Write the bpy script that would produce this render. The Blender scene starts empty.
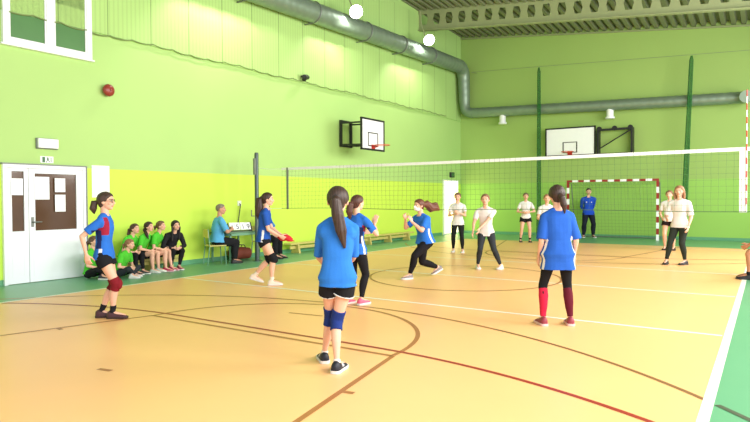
import bpy, bmesh, math, random
import numpy as np
from mathutils import Vector as V, Matrix, noise
random.seed(4)
C = bpy.context.scene.collection
PI = math.pi

# ------------------------------------------------------------------ colour / materials
def lin(c):
    return tuple((x/255/12.92 if x/255 <= .04045 else ((x/255+.055)/1.055)**2.4) for x in c)
def new_mat(name):
    m = bpy.data.materials.new(name); m.use_nodes = True
    nt = m.node_tree; b = nt.nodes['Principled BSDF']
    return m, nt, b
def mat(name, rgb, rough=.5, metal=0, var=.06, scale=6, emit=0, bump=0, bscale=40, spec=.5, alpha=1, coat=0):
    m, nt, b = new_mat(name)
    c = lin(rgb)
    tc = nt.nodes.new('ShaderNodeTexCoord'); nz = nt.nodes.new('ShaderNodeTexNoise')
    nz.inputs['Scale'].default_value = scale; nz.inputs['Detail'].default_value = 3
    nt.links.new(tc.outputs['Object'], nz.inputs['Vector'])
    mx = nt.nodes.new('ShaderNodeMix'); mx.data_type = 'RGBA'
    mx.inputs[6].default_value = (*[x*(1-var) for x in c], 1)
    mx.inputs[7].default_value = (*[min(1, x*(1+var)) for x in c], 1)
    nt.links.new(nz.outputs['Fac'], mx.inputs[0]); nt.links.new(mx.outputs[2], b.inputs['Base Color'])
    b.inputs['Roughness'].default_value = rough; b.inputs['Metallic'].default_value = metal
    b.inputs['Specular IOR Level'].default_value = spec
    if coat: b.inputs['Coat Weight'].default_value = coat
    if alpha < 1: b.inputs['Alpha'].default_value = alpha
    if emit:
        nt.links.new(mx.outputs[2], b.inputs['Emission Color']); b.inputs['Emission Strength'].default_value = emit
    if bump:
        n2 = nt.nodes.new('ShaderNodeTexNoise'); n2.inputs['Scale'].default_value = bscale
        nt.links.new(tc.outputs['Object'], n2.inputs['Vector'])
        bp = nt.nodes.new('ShaderNodeBump'); bp.inputs['Strength'].default_value = bump; bp.inputs['Distance'].default_value = .01
        nt.links.new(n2.outputs['Fac'], bp.inputs['Height']); nt.links.new(bp.outputs['Normal'], b.inputs['Normal'])
    return m
def vcol_mat(name, rough, spec=.4, sheen=0, bump=.15, bscale=90, sss=0):
    m, nt, b = new_mat(name)
    at = nt.nodes.new('ShaderNodeVertexColor'); at.layer_name = 'Col'
    tc = nt.nodes.new('ShaderNodeTexCoord'); nz = nt.nodes.new('ShaderNodeTexNoise')
    nz.inputs['Scale'].default_value = bscale
    nt.links.new(tc.outputs['Object'], nz.inputs['Vector'])
    hs = nt.nodes.new('ShaderNodeHueSaturation')
    mr = nt.nodes.new('ShaderNodeMapRange'); mr.inputs[3].default_value = .93; mr.inputs[4].default_value = 1.07
    nt.links.new(nz.outputs['Fac'], mr.inputs[0]); nt.links.new(mr.outputs[0], hs.inputs['Value'])
    nt.links.new(at.outputs['Color'], hs.inputs['Color']); nt.links.new(hs.outputs['Color'], b.inputs['Base Color'])
    b.inputs['Roughness'].default_value = rough; b.inputs['Specular IOR Level'].default_value = spec
    if sheen: b.inputs['Sheen Weight'].default_value = sheen
    bp = nt.nodes.new('ShaderNodeBump'); bp.inputs['Strength'].default_value = bump; bp.inputs['Distance'].default_value = .005
    nt.links.new(nz.outputs['Fac'], bp.inputs['Height']); nt.links.new(bp.outputs['Normal'], b.inputs['Normal'])
    return m

M = {}
M['skin'] = vcol_mat('skin', .55, .35, bump=.05)
M['cloth'] = vcol_mat('cloth', .85, .2, bump=.2)
M['hair'] = vcol_mat('hair', .5, .4, bump=.3, bscale=160)
M['shoe'] = vcol_mat('shoe', .5, .4)
M['white'] = mat('white_paint', (236, 238, 240), .4)
M['white_pvc'] = mat('white_door_pvc', (236, 240, 245), .4, var=.02)
M['paper'] = mat('paper', (246, 248, 250), .8, var=.02)
M['black'] = mat('black_metal', (28, 30, 30), .45)
M['dark'] = mat('dark_plastic', (38, 40, 42), .5)
M['steel'] = mat('galvanised_steel', (134, 152, 134), .42, metal=.45, var=.18, scale=3)
M['pole'] = mat('grey_pole', (78, 92, 88), .4, metal=.4)
M['bracket'] = mat('grey_steel', (120, 125, 118), .5, metal=.3)
M['cream'] = mat('cream_beam_paint', (152, 160, 116), .6)
M['red'] = mat('red_paint', (190, 40, 35), .45)
M['dred'] = mat('dark_red_paint', (150, 34, 34), .5)
M['alarm'] = mat('alarm_red', (146, 56, 44), .35)
M['orange'] = mat('rim_orange', (215, 80, 40), .4)
M['wood'] = mat('bench_wood', (205, 190, 110), .5, var=.15, scale=9)
M['table'] = mat('table_green', (110, 160, 130), .5)
M['tablet'] = mat('table_top', (92, 130, 100), .5)
M['netwhite'] = mat('net_tape_white', (238, 240, 236), .7)
M['netcord'] = mat('net_cord', (66, 96, 62), .8)
M['goalnet'] = mat('goal_net_cord', (90, 130, 80), .8)
M['greennet'] = mat('green_net_cloth', (40, 110, 48), .9, alpha=.6, bump=.4, bscale=30)
M['cable'] = mat('grey_cable', (120, 140, 80), .6)
M['bag'] = mat('bag_cloth', (120, 52, 34), .7, bump=.3)
M['redcloth'] = mat('red_cloth', (205, 40, 48), .85, bump=.3)
M['signgreen'] = mat('sign_green', (58, 110, 62), .5)
M['ink'] = mat('ink', (60, 66, 78), .7)
M['daylight'] = mat('glass_daylight_glow', (255, 244, 176), .3, emit=2.6, var=.02)  # pane emits by itself, standing in for daylight behind the corner door
M['flood'] = mat('flood_lens', (255, 255, 250), .2, emit=14, var=0)
M['winpane'] = mat('dark_green_glass', (74, 124, 64), .35, var=.25, scale=1.3, spec=.5)
M['doorpane'] = mat('dark_brown_glass', (92, 66, 46), .12, var=.22, scale=2.2, spec=.5)
M['rubber'] = mat('rubber', (40, 40, 42), .8)
M['socket'] = mat('socket_white', (225, 235, 215), .5)
M['lamp_house'] = mat('lamp_housing', (58, 62, 58), .5)

# wall paint: two tones + perforated cladding above
def wall_mat(name, split, upper, lower, clad=None):
    m, nt, b = new_mat(name)
    N = nt.nodes; Lk = nt.links
    tc = N.new('ShaderNodeTexCoord'); sp = N.new('ShaderNodeSeparateXYZ'); Lk.new(tc.outputs['Object'], sp.inputs[0])
    st = N.new('ShaderNodeMath'); st.operation = 'GREATER_THAN'; st.inputs[1].default_value = split
    Lk.new(sp.outputs['Z'], st.inputs[0])
    mx = N.new('ShaderNodeMix'); mx.data_type = 'RGBA'
    mx.inputs[6].default_value = (*lin(lower), 1); mx.inputs[7].default_value = (*lin(upper), 1)
    Lk.new(st.outputs[0], mx.inputs[0])
    nz = N.new('ShaderNodeTexNoise'); nz.inputs['Scale'].default_value = .7; nz.inputs['Detail'].default_value = 4
    Lk.new(tc.outputs['Object'], nz.inputs['Vector'])
    mr = N.new('ShaderNodeMapRange'); mr.inputs[3].default_value = .95; mr.inputs[4].default_value = 1.05
    Lk.new(nz.outputs['Fac'], mr.inputs[0])
    hs = N.new('ShaderNodeHueSaturation'); Lk.new(mx.outputs[2], hs.inputs['Color']); Lk.new(mr.outputs[0], hs.inputs['Value'])
    out = hs.outputs['Color']
    if clad:
        # perforated acoustic panels: fine slots and seams about a metre apart
        def stripes(period, duty, axis, off=0):
            ad = N.new('ShaderNodeMath'); ad.operation = 'ADD'; ad.inputs[1].default_value = off; Lk.new(sp.outputs[axis], ad.inputs[0])
            dv = N.new('ShaderNodeMath'); dv.operation = 'DIVIDE'; dv.inputs[1].default_value = period; Lk.new(ad.outputs[0], dv.inputs[0])
            fr = N.new('ShaderNodeMath'); fr.operation = 'FRACT'; Lk.new(dv.outputs[0], fr.inputs[0])
            lt = N.new('ShaderNodeMath'); lt.operation = 'LESS_THAN'; lt.inputs[1].default_value = duty; Lk.new(fr.outputs[0], lt.inputs[0])
            return lt.outputs[0]
        a = stripes(.1, .35, 'Y'); s = stripes(1.01, .022, 'Y', .30)
        ma = N.new('ShaderNodeMath'); ma.operation = 'MULTIPLY'; ma.inputs[1].default_value = .10; Lk.new(a, ma.inputs[0])
        mb = N.new('ShaderNodeMath'); mb.operation = 'MULTIPLY_ADD'; mb.inputs[1].default_value = .5; Lk.new(s, mb.inputs[0]); Lk.new(ma.outputs[0], mb.inputs[2])
        m3 = N.new('ShaderNodeMix'); m3.data_type = 'RGBA'; m3.inputs[7].default_value = (*lin((60, 84, 34)), 1)
        Lk.new(mb.outputs[0], m3.inputs[0]); Lk.new(out, m3.inputs[6]); out = m3.outputs[2]
    Lk.new(out, b.inputs['Base Color']); b.inputs['Roughness'].default_value = .62; b.inputs['Specular IOR Level'].default_value = .3
    n2 = N.new('ShaderNodeTexNoise'); n2.inputs['Scale'].default_value = 60; Lk.new(tc.outputs['Object'], n2.inputs['Vector'])
    bp = N.new('ShaderNodeBump'); bp.inputs['Strength'].default_value = .05; bp.inputs['Distance'].default_value = .01
    Lk.new(n2.outputs['Fac'], bp.inputs['Height']); Lk.new(bp.outputs['Normal'], b.inputs['Normal'])
    return m
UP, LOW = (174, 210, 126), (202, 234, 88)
M['wall_left'] = wall_mat('wall_paint_left', 2.14, UP, LOW)
M['wall_clad'] = wall_mat('wall_cladding', -9, UP, LOW, clad=True)
M['wall_back'] = wall_mat('wall_paint_back_dimmed', 2.14, (158, 188, 104), (156, 202, 96))  # weaker light on the back wall put into darker greens
M['deck'] = mat('ceiling_deck', (122, 128, 96), .6, var=.1)
def floor_mat(name, rgb, rough):
    m = mat(name, rgb, rough, var=.045, scale=.9, spec=.45)
    nt = m.node_tree; b = nt.nodes['Principled BSDF']
    tc = nt.nodes.new('ShaderNodeTexCoord'); nz = nt.nodes.new('ShaderNodeTexNoise'); nz.inputs['Scale'].default_value = 2.5
    nt.links.new(tc.outputs['Object'], nz.inputs['Vector'])
    mr = nt.nodes.new('ShaderNodeMapRange'); mr.inputs[3].default_value = rough-.01; mr.inputs[4].default_value = rough+.02
    nt.links.new(nz.outputs['Fac'], mr.inputs[0]); nt.links.new(mr.outputs[0], b.inputs['Roughness'])
    return m
M['court'] = floor_mat('court_orange', (248, 190, 130), .36)
M['margin'] = floor_mat('court_green', (98, 162, 120), .36)
M['lwhite'] = mat('line_white', (244, 240, 226), .4, var=.03)
M['lbrown'] = mat('line_brown', (168, 106, 58), .4, var=.08)
M['lred'] = mat('line_red', (156, 50, 40), .4, var=.08)
M['lbrowndark'] = mat('line_dark_brown', (138, 96, 58), .4, var=.08)
M['ldark'] = mat('line_dark', (74, 84, 66), .4, var=.08)

# ------------------------------------------------------------------ object helpers
def link(name, me, m, parent=None, smooth=False):
    o = bpy.data.objects.new(name, me); C.objects.link(o)
    for x in (m if isinstance(m, (list, tuple)) else [m]): me.materials.append(x)
    if smooth: me.polygons.foreach_set('use_smooth', [True]*len(me.polygons))
    if parent: o.parent = parent
    return o
def tag(o, label=None, cat=None, group=None, kind=None):
    if label: o['label'] = label
    if cat: o['category'] = cat
    if group: o['group'] = group
    if kind: o['kind'] = kind
    return o
def thing(name, label, cat, loc=(0, 0, 0), rz=0, group=None):
    o = bpy.data.objects.new(name, None); C.objects.link(o); o.empty_display_size = .1
    o.location = loc; o.rotation_euler = (0, 0, rz)
    return tag(o, label, cat, group)

class G:
    """collects simple shapes, each face with a material index"""
    def __init__(s): s.v = []; s.f = []; s.mi = []
    def add(s, vs, fs, mi=0):
        b = len(s.v); s.v += [tuple(x) for x in vs]
        for f in fs: s.f.append([b+i for i in f]); s.mi.append(mi)
        return s
    def box(s, lo, hi, mi=0, bev=0):
        if bev:
            bm = bmesh.new(); bmesh.ops.create_cube(bm, size=1)
            for w in bm.verts:
                w.co = V([(lo[i]+hi[i])/2 + w.co[i]*(hi[i]-lo[i]) for i in range(3)])
            bmesh.ops.bevel(bm, geom=bm.edges[:], offset=bev, segments=2, profile=.6, affect='EDGES')
            bm.verts.index_update()
            s.add([w.co[:] for w in bm.verts], [[w.index for w in f.verts] for f in bm.faces], mi); bm.free(); return s
        x0, y0, z0 = lo; x1, y1, z1 = hi
        return s.add([(x0,y0,z0),(x1,y0,z0),(x1,y1,z0),(x0,y1,z0),(x0,y0,z1),(x1,y0,z1),(x1,y1,z1),(x0,y1,z1)],
                     [(0,3,2,1),(4,5,6,7),(0,1,5,4),(1,2,6,5),(2,3,7,6),(3,0,4,7)], mi)
    def tube(s, pts, r, n=8, mi=0, closed=False):
        pts = [V(p) for p in pts]; rs = r if isinstance(r, (list, tuple)) else [r]*len(pts)
        k = len(pts); vs = []; prev = None
        for i, p in enumerate(pts):
            if closed: t = pts[(i+1) % k]-pts[i-1]
            else: t = pts[min(i+1, k-1)]-pts[max(i-1, 0)]
            t = t.normalized() if t.length > 1e-9 else V((0, 0, 1))
            if prev is None:
                prev = V((0, 0, 1)) if abs(t.z) < .9 else V((1, 0, 0))
            a = (prev-t*prev.dot(t)); a = a.normalized() if a.length > 1e-6 else t.orthogonal().normalized()
            prev = a; b = t.cross(a)
            for j in range(n):
                q = 2*PI*j/n; vs.append(p+(a*math.cos(q)+b*math.sin(q))*rs[i])
        fs = []
        for i in range(k if closed else k-1):
            for j in range(n):
                i2 = (i+1) % k
                fs.append((i*n+j, i*n+(j+1) % n, i2*n+(j+1) % n, i2*n+j))
        if not closed:
            fs.append(tuple(range(n-1, -1, -1))); fs.append(tuple((k-1)*n+j for j in range(n)))
        return s.add(vs, fs, mi)
    def bar(s, a, b, w, h=None, mi=0):
        """square bar between two points"""
        h = h or w; a = V(a); b = V(b); t = (b-a).normalized()
        u = t.cross(V((0, 0, 1))); u = u.normalized() if u.length > 1e-4 else V((1, 0, 0)); n = u.cross(t)
        vs = [p+u*(x*w/2)+n*(y*h/2) for p in (a, b) for x, y in ((-1,-1),(1,-1),(1,1),(-1,1))]
        return s.add(vs, [(3,2,1,0),(4,5,6,7),(0,1,5,4),(1,2,6,5),(2,3,7,6),(3,0,4,7)], mi)
    def ball(s, c, r, seg=16, rings=10, mi=0, fn=None):
        r = r if isinstance(r, (tuple, list)) else (r, r, r)
        vs = [(0, 0, 1)]
        for i in range(1, rings):
            t = PI*i/rings
            for j in range(seg):
                q = 2*PI*j/seg; vs.append((math.sin(t)*math.cos(q), math.sin(t)*math.sin(q), math.cos(t)))
        vs.append((0, 0, -1))
        fs = [(0, 1+j, 1+(j+1) % seg) for j in range(seg)]
        for i in range(rings-2):
            for j in range(seg):
                a = 1+i*seg; b = a+seg
                fs.append((a+j, b+j, b+(j+1) % seg, a+(j+1) % seg))
        a = 1+(rings-2)*seg
        fs += [(a+j, len(vs)-1, a+(j+1) % seg) for j in range(seg)]
        if fn: vs = [fn(V(x)) for x in vs]
        return s.add([(c[0]+x[0]*r[0], c[1]+x[1]*r[1], c[2]+x[2]*r[2]) for x in vs], fs, mi)
    def strip(s, pts, w, z, mi=0):
        """flat painted line along ground points"""
        P = [V((p[0], p[1], 0)) for p in pts]; vs = []
        for i, p in enumerate(P):
            t = (P[min(i+1, len(P)-1)]-P[max(i-1, 0)]).normalized(); n = V((-t.y, t.x, 0))
            vs += [p+n*w/2+V((0, 0, z)), p-n*w/2+V((0, 0, z))]
        return s.add(vs, [(2*i, 2*i+1, 2*i+3, 2*i+2) for i in range(len(P)-1)], mi)
    def mesh(s, name):
        me = bpy.data.meshes.new(name); me.from_pydata(s.v, [], s.f); me.update(); return me
    def obj(s, name, m, parent=None, smooth=False):
        me = s.mesh(name); o = link(name, me, m, parent, smooth)
        me.polygons.foreach_set('material_index', s.mi)
        bm = bmesh.new(); bm.from_mesh(me); bmesh.ops.recalc_face_normals(bm, faces=bm.faces[:]); bm.to_mesh(me); bm.free()
        if smooth: me.set_sharp_from_angle(angle=math.radians(50))
        return o
    def struct(s, name, m, smooth=False):
        return tag(s.obj(name, m, None, smooth), kind='structure')

XL, YB = -1.876, 13.29
# ================================================================== CAMERA
cx, cy, cz, yaw, pit, rol, f = 9.3774, -10.3848, 1.5035, -.58771, -.0207, -.00496, 590.92
fw = V((math.sin(yaw)*math.cos(pit), math.cos(yaw)*math.cos(pit), math.sin(pit)))
rr = V((math.cos(yaw), -math.sin(yaw), 0)); uu = rr.cross(fw)
r2 = rr*math.cos(rol)+uu*math.sin(rol); u2 = -rr*math.sin(rol)+uu*math.cos(rol)
cam = bpy.data.cameras.new('camera'); co = bpy.data.objects.new('camera', cam); C.objects.link(co)
co.matrix_world = Matrix(((r2.x, u2.x, -fw.x, cx), (r2.y, u2.y, -fw.y, cy), (r2.z, u2.z, -fw.z, cz), (0, 0, 0, 1)))
cam.sensor_fit = 'HORIZONTAL'; cam.sensor_width = 36; cam.lens = f/750*36; cam.clip_start = .05; cam.clip_end = 100
bpy.context.scene.camera = co

# ================================================================== SETTING
# floor: orange court, green margins, all painted lines in one mesh
g = G(); XR, YF = 12.5, -14.0
g.box((XL, YF, -.1), (0, YB, 0), 1); g.box((0, YF, -.1), (9, 9.75, 0), 0)
g.box((9, YF, -.1), (XR, YB, 0), 1); g.box((0, 9.75, -.1), (9, YB, 0), 1)
z = .002
def arc(x, y, r, a0, a1, n=48): return [(x+r*math.cos(math.radians(a0+(a1-a0)*i/n)), y+r*math.sin(math.radians(a0+(a1-a0)*i/n))) for i in range(n+1)]
for sgn in (-1, 1):
    Y = lambda y: y*sgn
    fl = lambda pts: [(x, Y(y)) for x, y in pts]
    g.strip(fl([(.03, 3), (8.97, 3)]), .06, z, 2)
    if sgn > 0: g.strip(fl([(.03, 9.0), (8.97, 9.0)]), .05, z, 2)
    # key and free-throw circle
    g.strip(fl([(2.72, 5.62), (6.4, 5.62)]), .05, z, 3)
    g.strip(fl([(2.72, 5.62), (1.55, 9.9)]), .045, z, 3); g.strip(fl([(6.4, 5.62), (6.85, 8.0), (7.25, 9.9)]), .05, z, 3)
    g.strip(fl(arc(4.56, 5.6, 1.83, 0, -180)), .05, z, 3)
    if sgn < 0: g.strip([(4.42, -7.40), (4.57, -7.37)], .05, z, 3)
    for s in (-1, 1): g.strip(fl([(4.58+s*2.03, 6.72), (4.58+s*2.14, 6.70)]), .05, z+.0004, 3)
    g.strip(fl([(4.1, 4.53), (4.62, 4.47)]), .04, z, 3)
    # three point arc (thin brown)
    g.strip(fl([q for q in arc(4.62, 9.9, 6.27, -150, -70, 60)]), .045, z+.0003, 3)
    g.strip(fl([q for q in arc(4.62, 9.9, 6.27, -70, -45.8, 24)]), .045, z+.0003, 6)
    # handball six metre line
    g.strip(fl(arc(3, 11.43, 5.99, -120, -90, 20)+arc(6, 11.43, 5.99, -90, -60.2, 20)), .05, z+.0005, 5)
g.strip([(.03, 0), (8.97, 0)], .06, z, 2)
g.strip([(0, YF), (0, 9.05)], .07, z+.001, 2); g.strip([(9.02, YF), (9.02, 9.05)], .075, z+.001, 2)
g.strip(arc(4.5, 0, 1.8, 0, 360, 80), .045, z+.0006, 3)
g.strip([(9.08, -5.49), (9.28, -5.7), (9.6, -6.1), (10.2, -6.9)], .05, z+.0012, 4)
g.struct('floor', [M['court'], M['margin'], M['lwhite'], M['lbrown'], M['ldark'], M['lred'], M['lbrowndark']])

def zc(x): return 8.50-.110*(x-XL)          # sloping ceiling
g = G(); g.box((XL-.3, YF, 0), (XL, YB, 10.2)); g.struct('wall_left', M['wall_left'])
g = G(); g.box((XL-.3, YB, 0), (XR, YB+.3, 8.8)); g.struct('wall_back', M['wall_back'])
g = G(); g.box((XL, YF, 4.86), (XL+.035, YB-.02, 8.55)); g.struct('trim_1', M['wall_clad'])
g = G(); g.add([(XL, YB-.05, zc(XL)-.26), (XR, YB-.05, zc(XR)-.26), (XR, YB-.05, zc(XR)-.02), (XL, YB-.05, zc(XL)-.02),
                (XL, YB, zc(XL)-.26), (XR, YB, zc(XR)-.26), (XR, YB, zc(XR)-.02), (XL, YB, zc(XL)-.02)],
               [(0,1,2,3),(0,4,5,1),(3,2,6,7),(0,3,7,4),(1,5,6,2)])
g = G(); 
for i in range(1):
    g.bar((XL, YB-.04, zc(XL)-.06), (XR, YB-.04, zc(XR)-.06), .07, .05)
g.struct('trim_2', M['cream'])
g = G(); g.box((XL, YF, 0), (XL+.012, -5.36, .1)); g.box((XL, -3.82, 0), (XL+.012, 11.5, .1)); g.struct('baseboard_left', M['margin'])
g = G(); g.box((XL+.02, YB-.012, 0), (XR, YB, .1)); g.struct('baseboard_back', M['margin'])
# ceiling: trapezoidal steel deck with ribs running away from the camera
g = G(); prof = []; x = XL-.05; P_ = .3
while x < XR+.3:
    prof += [(x, 0), (x+.13, 0), (x+.17, .13), (x+.26, .13)]; x += P_
n = len(prof)
g.add([(px, YF, zc(px)+pz+1.4) for px, pz in prof]+[(px, YB+.05, zc(px)+pz) for px, pz in prof], [(i, i+1, n+i+1, n+i) for i in range(n-1)])
g.add([(XL-.3, YF, zc(XL)+1.6), (XR+.3, YF, zc(XR)+1.6), (XR+.3, YB+.3, zc(XR)+.2), (XL-.3, YB+.3, zc(XL)+.2)], [(0, 1, 2, 3)])
g.struct('ceiling', M['deck'])

# castellated steel roof beam
def roof_beam(y, label):
    t = thing('roof_beam', label, 'beam', (XL, y, 0), 0)
    zb = lambda x: 7.89-.1015*(x+1.4); D = .84
    xs0, xs1 = XL+.02, XR
    # web with hexagonal openings, built as panels with holes
    g = G(); step = .52; k = int((xs1-xs0)/step)
    for i in range(k):
        x0 = xs0+i*step; x1 = x0+step; c = (x0+x1)/2
        hexa = [(c-.15, .5), (c-.10, .74), (c+.10, .74), (c+.15, .5), (c+.10, .26), (c-.10, .26)]
        Q = lambda xx, ff: (xx-XL, 0, zb(xx)+ff*D)
        o4 = [Q(x0, .5), Q(x0, 1), Q(x1, 1), Q(x1, .5), Q(x1, 0), Q(x0, 0)]
        g.add(o4+[Q(*h) for h in hexa], [(0, 1, 7, 6), (1, 2, 8, 7), (2, 3, 9, 8), (3, 4, 10, 9), (4, 5, 11, 10), (5, 0, 6, 11)])
    g.obj('web', M['cream'], t)
    for q, nm in ((0, 'bottom_flange'), (1, 'top_flange')):
        g = G(); g.bar((xs0-XL, 0, zb(xs0)+q*D), (xs1-XL, 0, zb(xs1)+q*D), .2, .03); g.obj(nm, M['cream'], t)
    return t
roof_beam(9.55, 'pale steel roof beam with a row of web openings crossing under the ribbed ceiling')

# ------------------------------------------------------------------ doors and windows
wx = XL
def rect_frame(g, x0, x1, ya, yb, za, zb, w, mi=0):
    g.box((x0, ya, za), (x1, ya+w, zb), mi); g.box((x0, yb-w, za), (x1, yb, zb), mi)
    g.box((x0, ya+w, zb-w), (x1, yb-w, zb), mi); g.box((x0, ya+w, za), (x1, yb-w, za+w), mi)
d = tag(thing('door_1', None, None, (wx, -4.6, 0)), kind='structure')
d['label'] = 'white double-leaf door with a narrow and a wide leaf, dark glass panes and taped papers'
g = G(); g.box((0, -.76, 0), (.06, -.70, 2.15)); g.box((0, .70, 0), (.06, .76, 2.15)); g.box((0, -.70, 2.09), (.06, .70, 2.15)); g.obj('door_frame', M['white_pvc'], d)
g = G(); g.box((.06, .755, 0), (.075, .775, 2.17)); g.box((.0, -.78, 2.15), (.07, .775, 2.175)); g.obj('frame_edge', M['bracket'], d)
def leaf(ya, yb, pa, pb, za, zb, nm):
    g = G(); x0, x1 = .012, .05
    g.box((x0, ya, .01), (x1, yb, za), 0); g.box((x0, ya, zb), (x1, yb, 2.085), 0); g.box((x0, ya, za), (x1, pa, zb)); g.box((x0, pb, za), (x1, yb, zb))
    # raised bead round the pane
    rect_frame(g, .05, .058, pa-.02, pb+.02, za-.02, zb+.02, .02)
    # two shallow panels below
    rect_frame(g, .05, .054, ya+.07, yb-.07, .12, za-.1, .015)
    o = g.obj(nm, M['white_pvc'], d)
    g = G(); g.box((.02, pa, za), (.032, pb, zb)); g.obj('glass_pane', M['doorpane'], o); return o
l1 = leaf(-.695, -.335, -.62, -.41, .95, 2.03, 'narrow_leaf')
l2 = leaf(-.325, .695, -.22, .56, .95, 2.0, 'wide_leaf')
g = G(); g.box((.05, -.29, 1.02), (.062, -.25, 1.2)); g.tube([(.06, -.27, 1.11), (.11, -.27, 1.11), (.115, -.25, 1.11), (.115, -.13, 1.11)], .011, 8); g.obj('handle', M['bracket'], l2, True)
def paper(ya, yb, za, zb, label, x=.052):
    g = G(); n = 5
    for i in range(n):
        y0 = ya+(yb-ya)*i/n; y1 = ya+(yb-ya)*(i+1)/n; d0 = .004*math.sin(i*1.1); d1 = .004*math.sin((i+1)*1.1)
        g.add([(x+d0, y0, za), (x+d1, y1, za), (x+d1, y1, zb), (x+d0, y0, zb), (x+d0-.002, y0, za), (x+d1-.002, y1, za), (x+d1-.002, y1, zb), (x+d0-.002, y0, zb)],
              [(0,1,2,3),(7,6,5,4),(3,2,6,7),(0,4,5,1)])
    o = g.obj('paper_sheet', M['paper']); o.location = (wx, 0, 0); return tag(o, label, 'paper', 'papers on the door')
paper(-5.24, -5.03, 1.60, 1.90, 'white paper sheet taped on the narrow door pane', .066)
paper(-4.83, -4.56, 1.52, 1.94, 'large white paper sheet on the left of the wide door pane', .066)
paper(-4.46, -4.26, 1.66, 1.92, 'upper of two small white paper sheets on the right of the wide door pane', .066)
paper(-4.46, -4.26, 1.29, 1.61, 'lower of two small white paper sheets on the right of the wide door pane', .066)
o = paper(-3.69, -3.31, 1.56, 2.20, 'tall white paper notice on the green wall right of the white door', .006); o.name = 'wall_notice'; o['group'] = 'wall notices'; del o['group']; o['category'] = 'notice'

w = tag(thing('window_1', None, None, (wx, -4.5, 0)), kind='structure'); w['label'] = 'high white-framed two-pane window on the left wall'
g = G(); rect_frame(g, .0, .07, -.82, .82, 4.28, 5.75, .1); g.box((.0, -.06, 4.38), (.07, .08, 5.65)); g.obj('window_frame', M['white'], w)
for ya, yb in ((-.72, -.06), (.08, .72)):
    g = G(); rect_frame(g, .02, .055, ya, yb, 4.38, 5.65, .03); s = g.obj('sash', M['white'], w)
    g = G(); g.box((.025, ya+.03, 4.41), (.035, yb-.03, 5.62)); g.obj('pane', M['winpane'], s)
g = G(); g.box((0, -.86, 4.25), (.09, .86, 4.28)); g.obj('window_sill', M['white'], w)

d = tag(thing('door_2', None, None, (wx, 12.25, 0)), kind='structure'); d['label'] = 'bright glazed door in the far corner with daylight glow put into its pane'
g = G(); rect_frame(g, 0, .06, -.66, .70, .0, 2.28, .05); g.obj('door_frame', M['white_pvc'], d)
g = G(); g.box((.01, -.61, .05), (.03, .65, 2.23)); g.obj('glass_pane', M['daylight'], d)
g = G(); g.tube([(.03, .5, 1.05), (.08, .5, 1.05), (.08, .4, 1.05)], .012); g.obj('handle', M['bracket'], d)
# exit fittings
t = thing('exit_sign_light', 'white emergency light box on the green wall above the white door', 'light', (wx, -4.57, 2.56))
g = G(); g.box((0, -.2, -.1), (.04, .2, .1), 0, .008); g.obj('back_box', M['bracket'], t)
g = G(); g.box((.04, -.185, -.085), (.09, .185, .09), 0, .015); g.obj('diffuser', M['paper'], t, True)
t = thing('exit_sign', 'small white emergency exit sign with green figure just above the white door', 'sign', (wx, -4.57, 2.265))
g = G(); g.box((0, -.12, -.062), (.012, .12, .062)); g.obj('sign_plate', M['paper'], t)
g = G(); g.box((.012, -.085, -.05), (.014, -.035, .05)); g.box((.012, .0, -.012), (.014, .03, .03)); g.ball((.013, .018, .04), (.002, .01, .01), 8, 6)
g.bar((.013, .005, -.012), (.013, -.012, -.05), .002, .012); g.bar((.013, .025, -.012), (.013, .05, -.045), .002, .012); g.bar((.013, .075, -.04), (.013, .075, .04), .002, .014)
g.obj('pictogram', M['signgreen'], t)
t = thing('exit_sign_light', 'dark square emergency lamp above the bright door in the far corner', 'light', (wx, 12.35, 2.5))
g = G(); g.box((0, -.16, -.11), (.1, .16, .11), 0, .02); g.obj('housing', M['dark'], t); g = G(); g.box((.1, -.12, -.07), (.108, .12, .07)); g.obj('lens', M['signgreen'], t)
# alarm bell, camera, cable
t = thing('wall_mounted_bell', 'round red alarm bell on the left wall below the window', 'bell', (wx, -3.36, 3.73))
g = G(); g.box((0, -.06, -.06), (.05, .06, .06), 0, .01); g.obj('base', M['dred'], t)
g = G(); g.ball((.1, 0, 0), (.075, .125, .125), 24, 14); g.ball((.172, 0, 0), (.02, .02, .02), 10, 6); g.obj('dome', M['alarm'], t, True)
t = thing('wall_camera', 'small black camera on the left wall at the cable line', 'camera', (wx+.035, 2.67, 4.99))
g = G(); g.tube([(0, 0, .05), (.08, 0, .05), (.14, 0, .02)], .025); g.obj('bracket', M['black'], t)
g = G(); g.tube([(.1, .16, .03), (.14, .05, .02), (.2, -.12, -.02), (.205, -.13, -.021)], [.06, .075, .075, .05], 12); g.ball((.13, -.03, -.05), .07, 12, 8); g.obj('housing', M['black'], t, True)
g = G(); g.tube([(.205, -.13, -.021), (.21, -.145, -.025)], .035, 12); g.obj('lens', M['dark'], t)
g = G(); pts = []
for i in range(34):
    y0 = -6+i*.505+.7
    for j in range(6):
        s = j/6; pts.append((wx+.055, y0+s*.505, 4.86-.032*4*s*(1-s)+.02*math.sin((i+s)*1.3)+.006*(y0+5)))
g.tube(pts, .013, 6); tag(g.obj('wall_cable', M['cable'], None, True), 'thin grey cable looping along the lower edge of the wall cladding', 'cable')
t = thing('wall_socket', 'white wall socket with a hanging cord above the score table', 'socket', (wx, .24, 1.4))
g = G(); g.box((0, -.06, -.06), (.03, .06, .07), 0, .008); g.obj('face_plate', M['socket'], t)
g = G(); g.tube([(.03, 0, 0), (.06, 0, -.03), (.05, -.02, -.2), (.03, -.05, -.45), (.04, -.1, -.62)], .012, 6); g.obj('cord', M['dark'], t, True)

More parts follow.
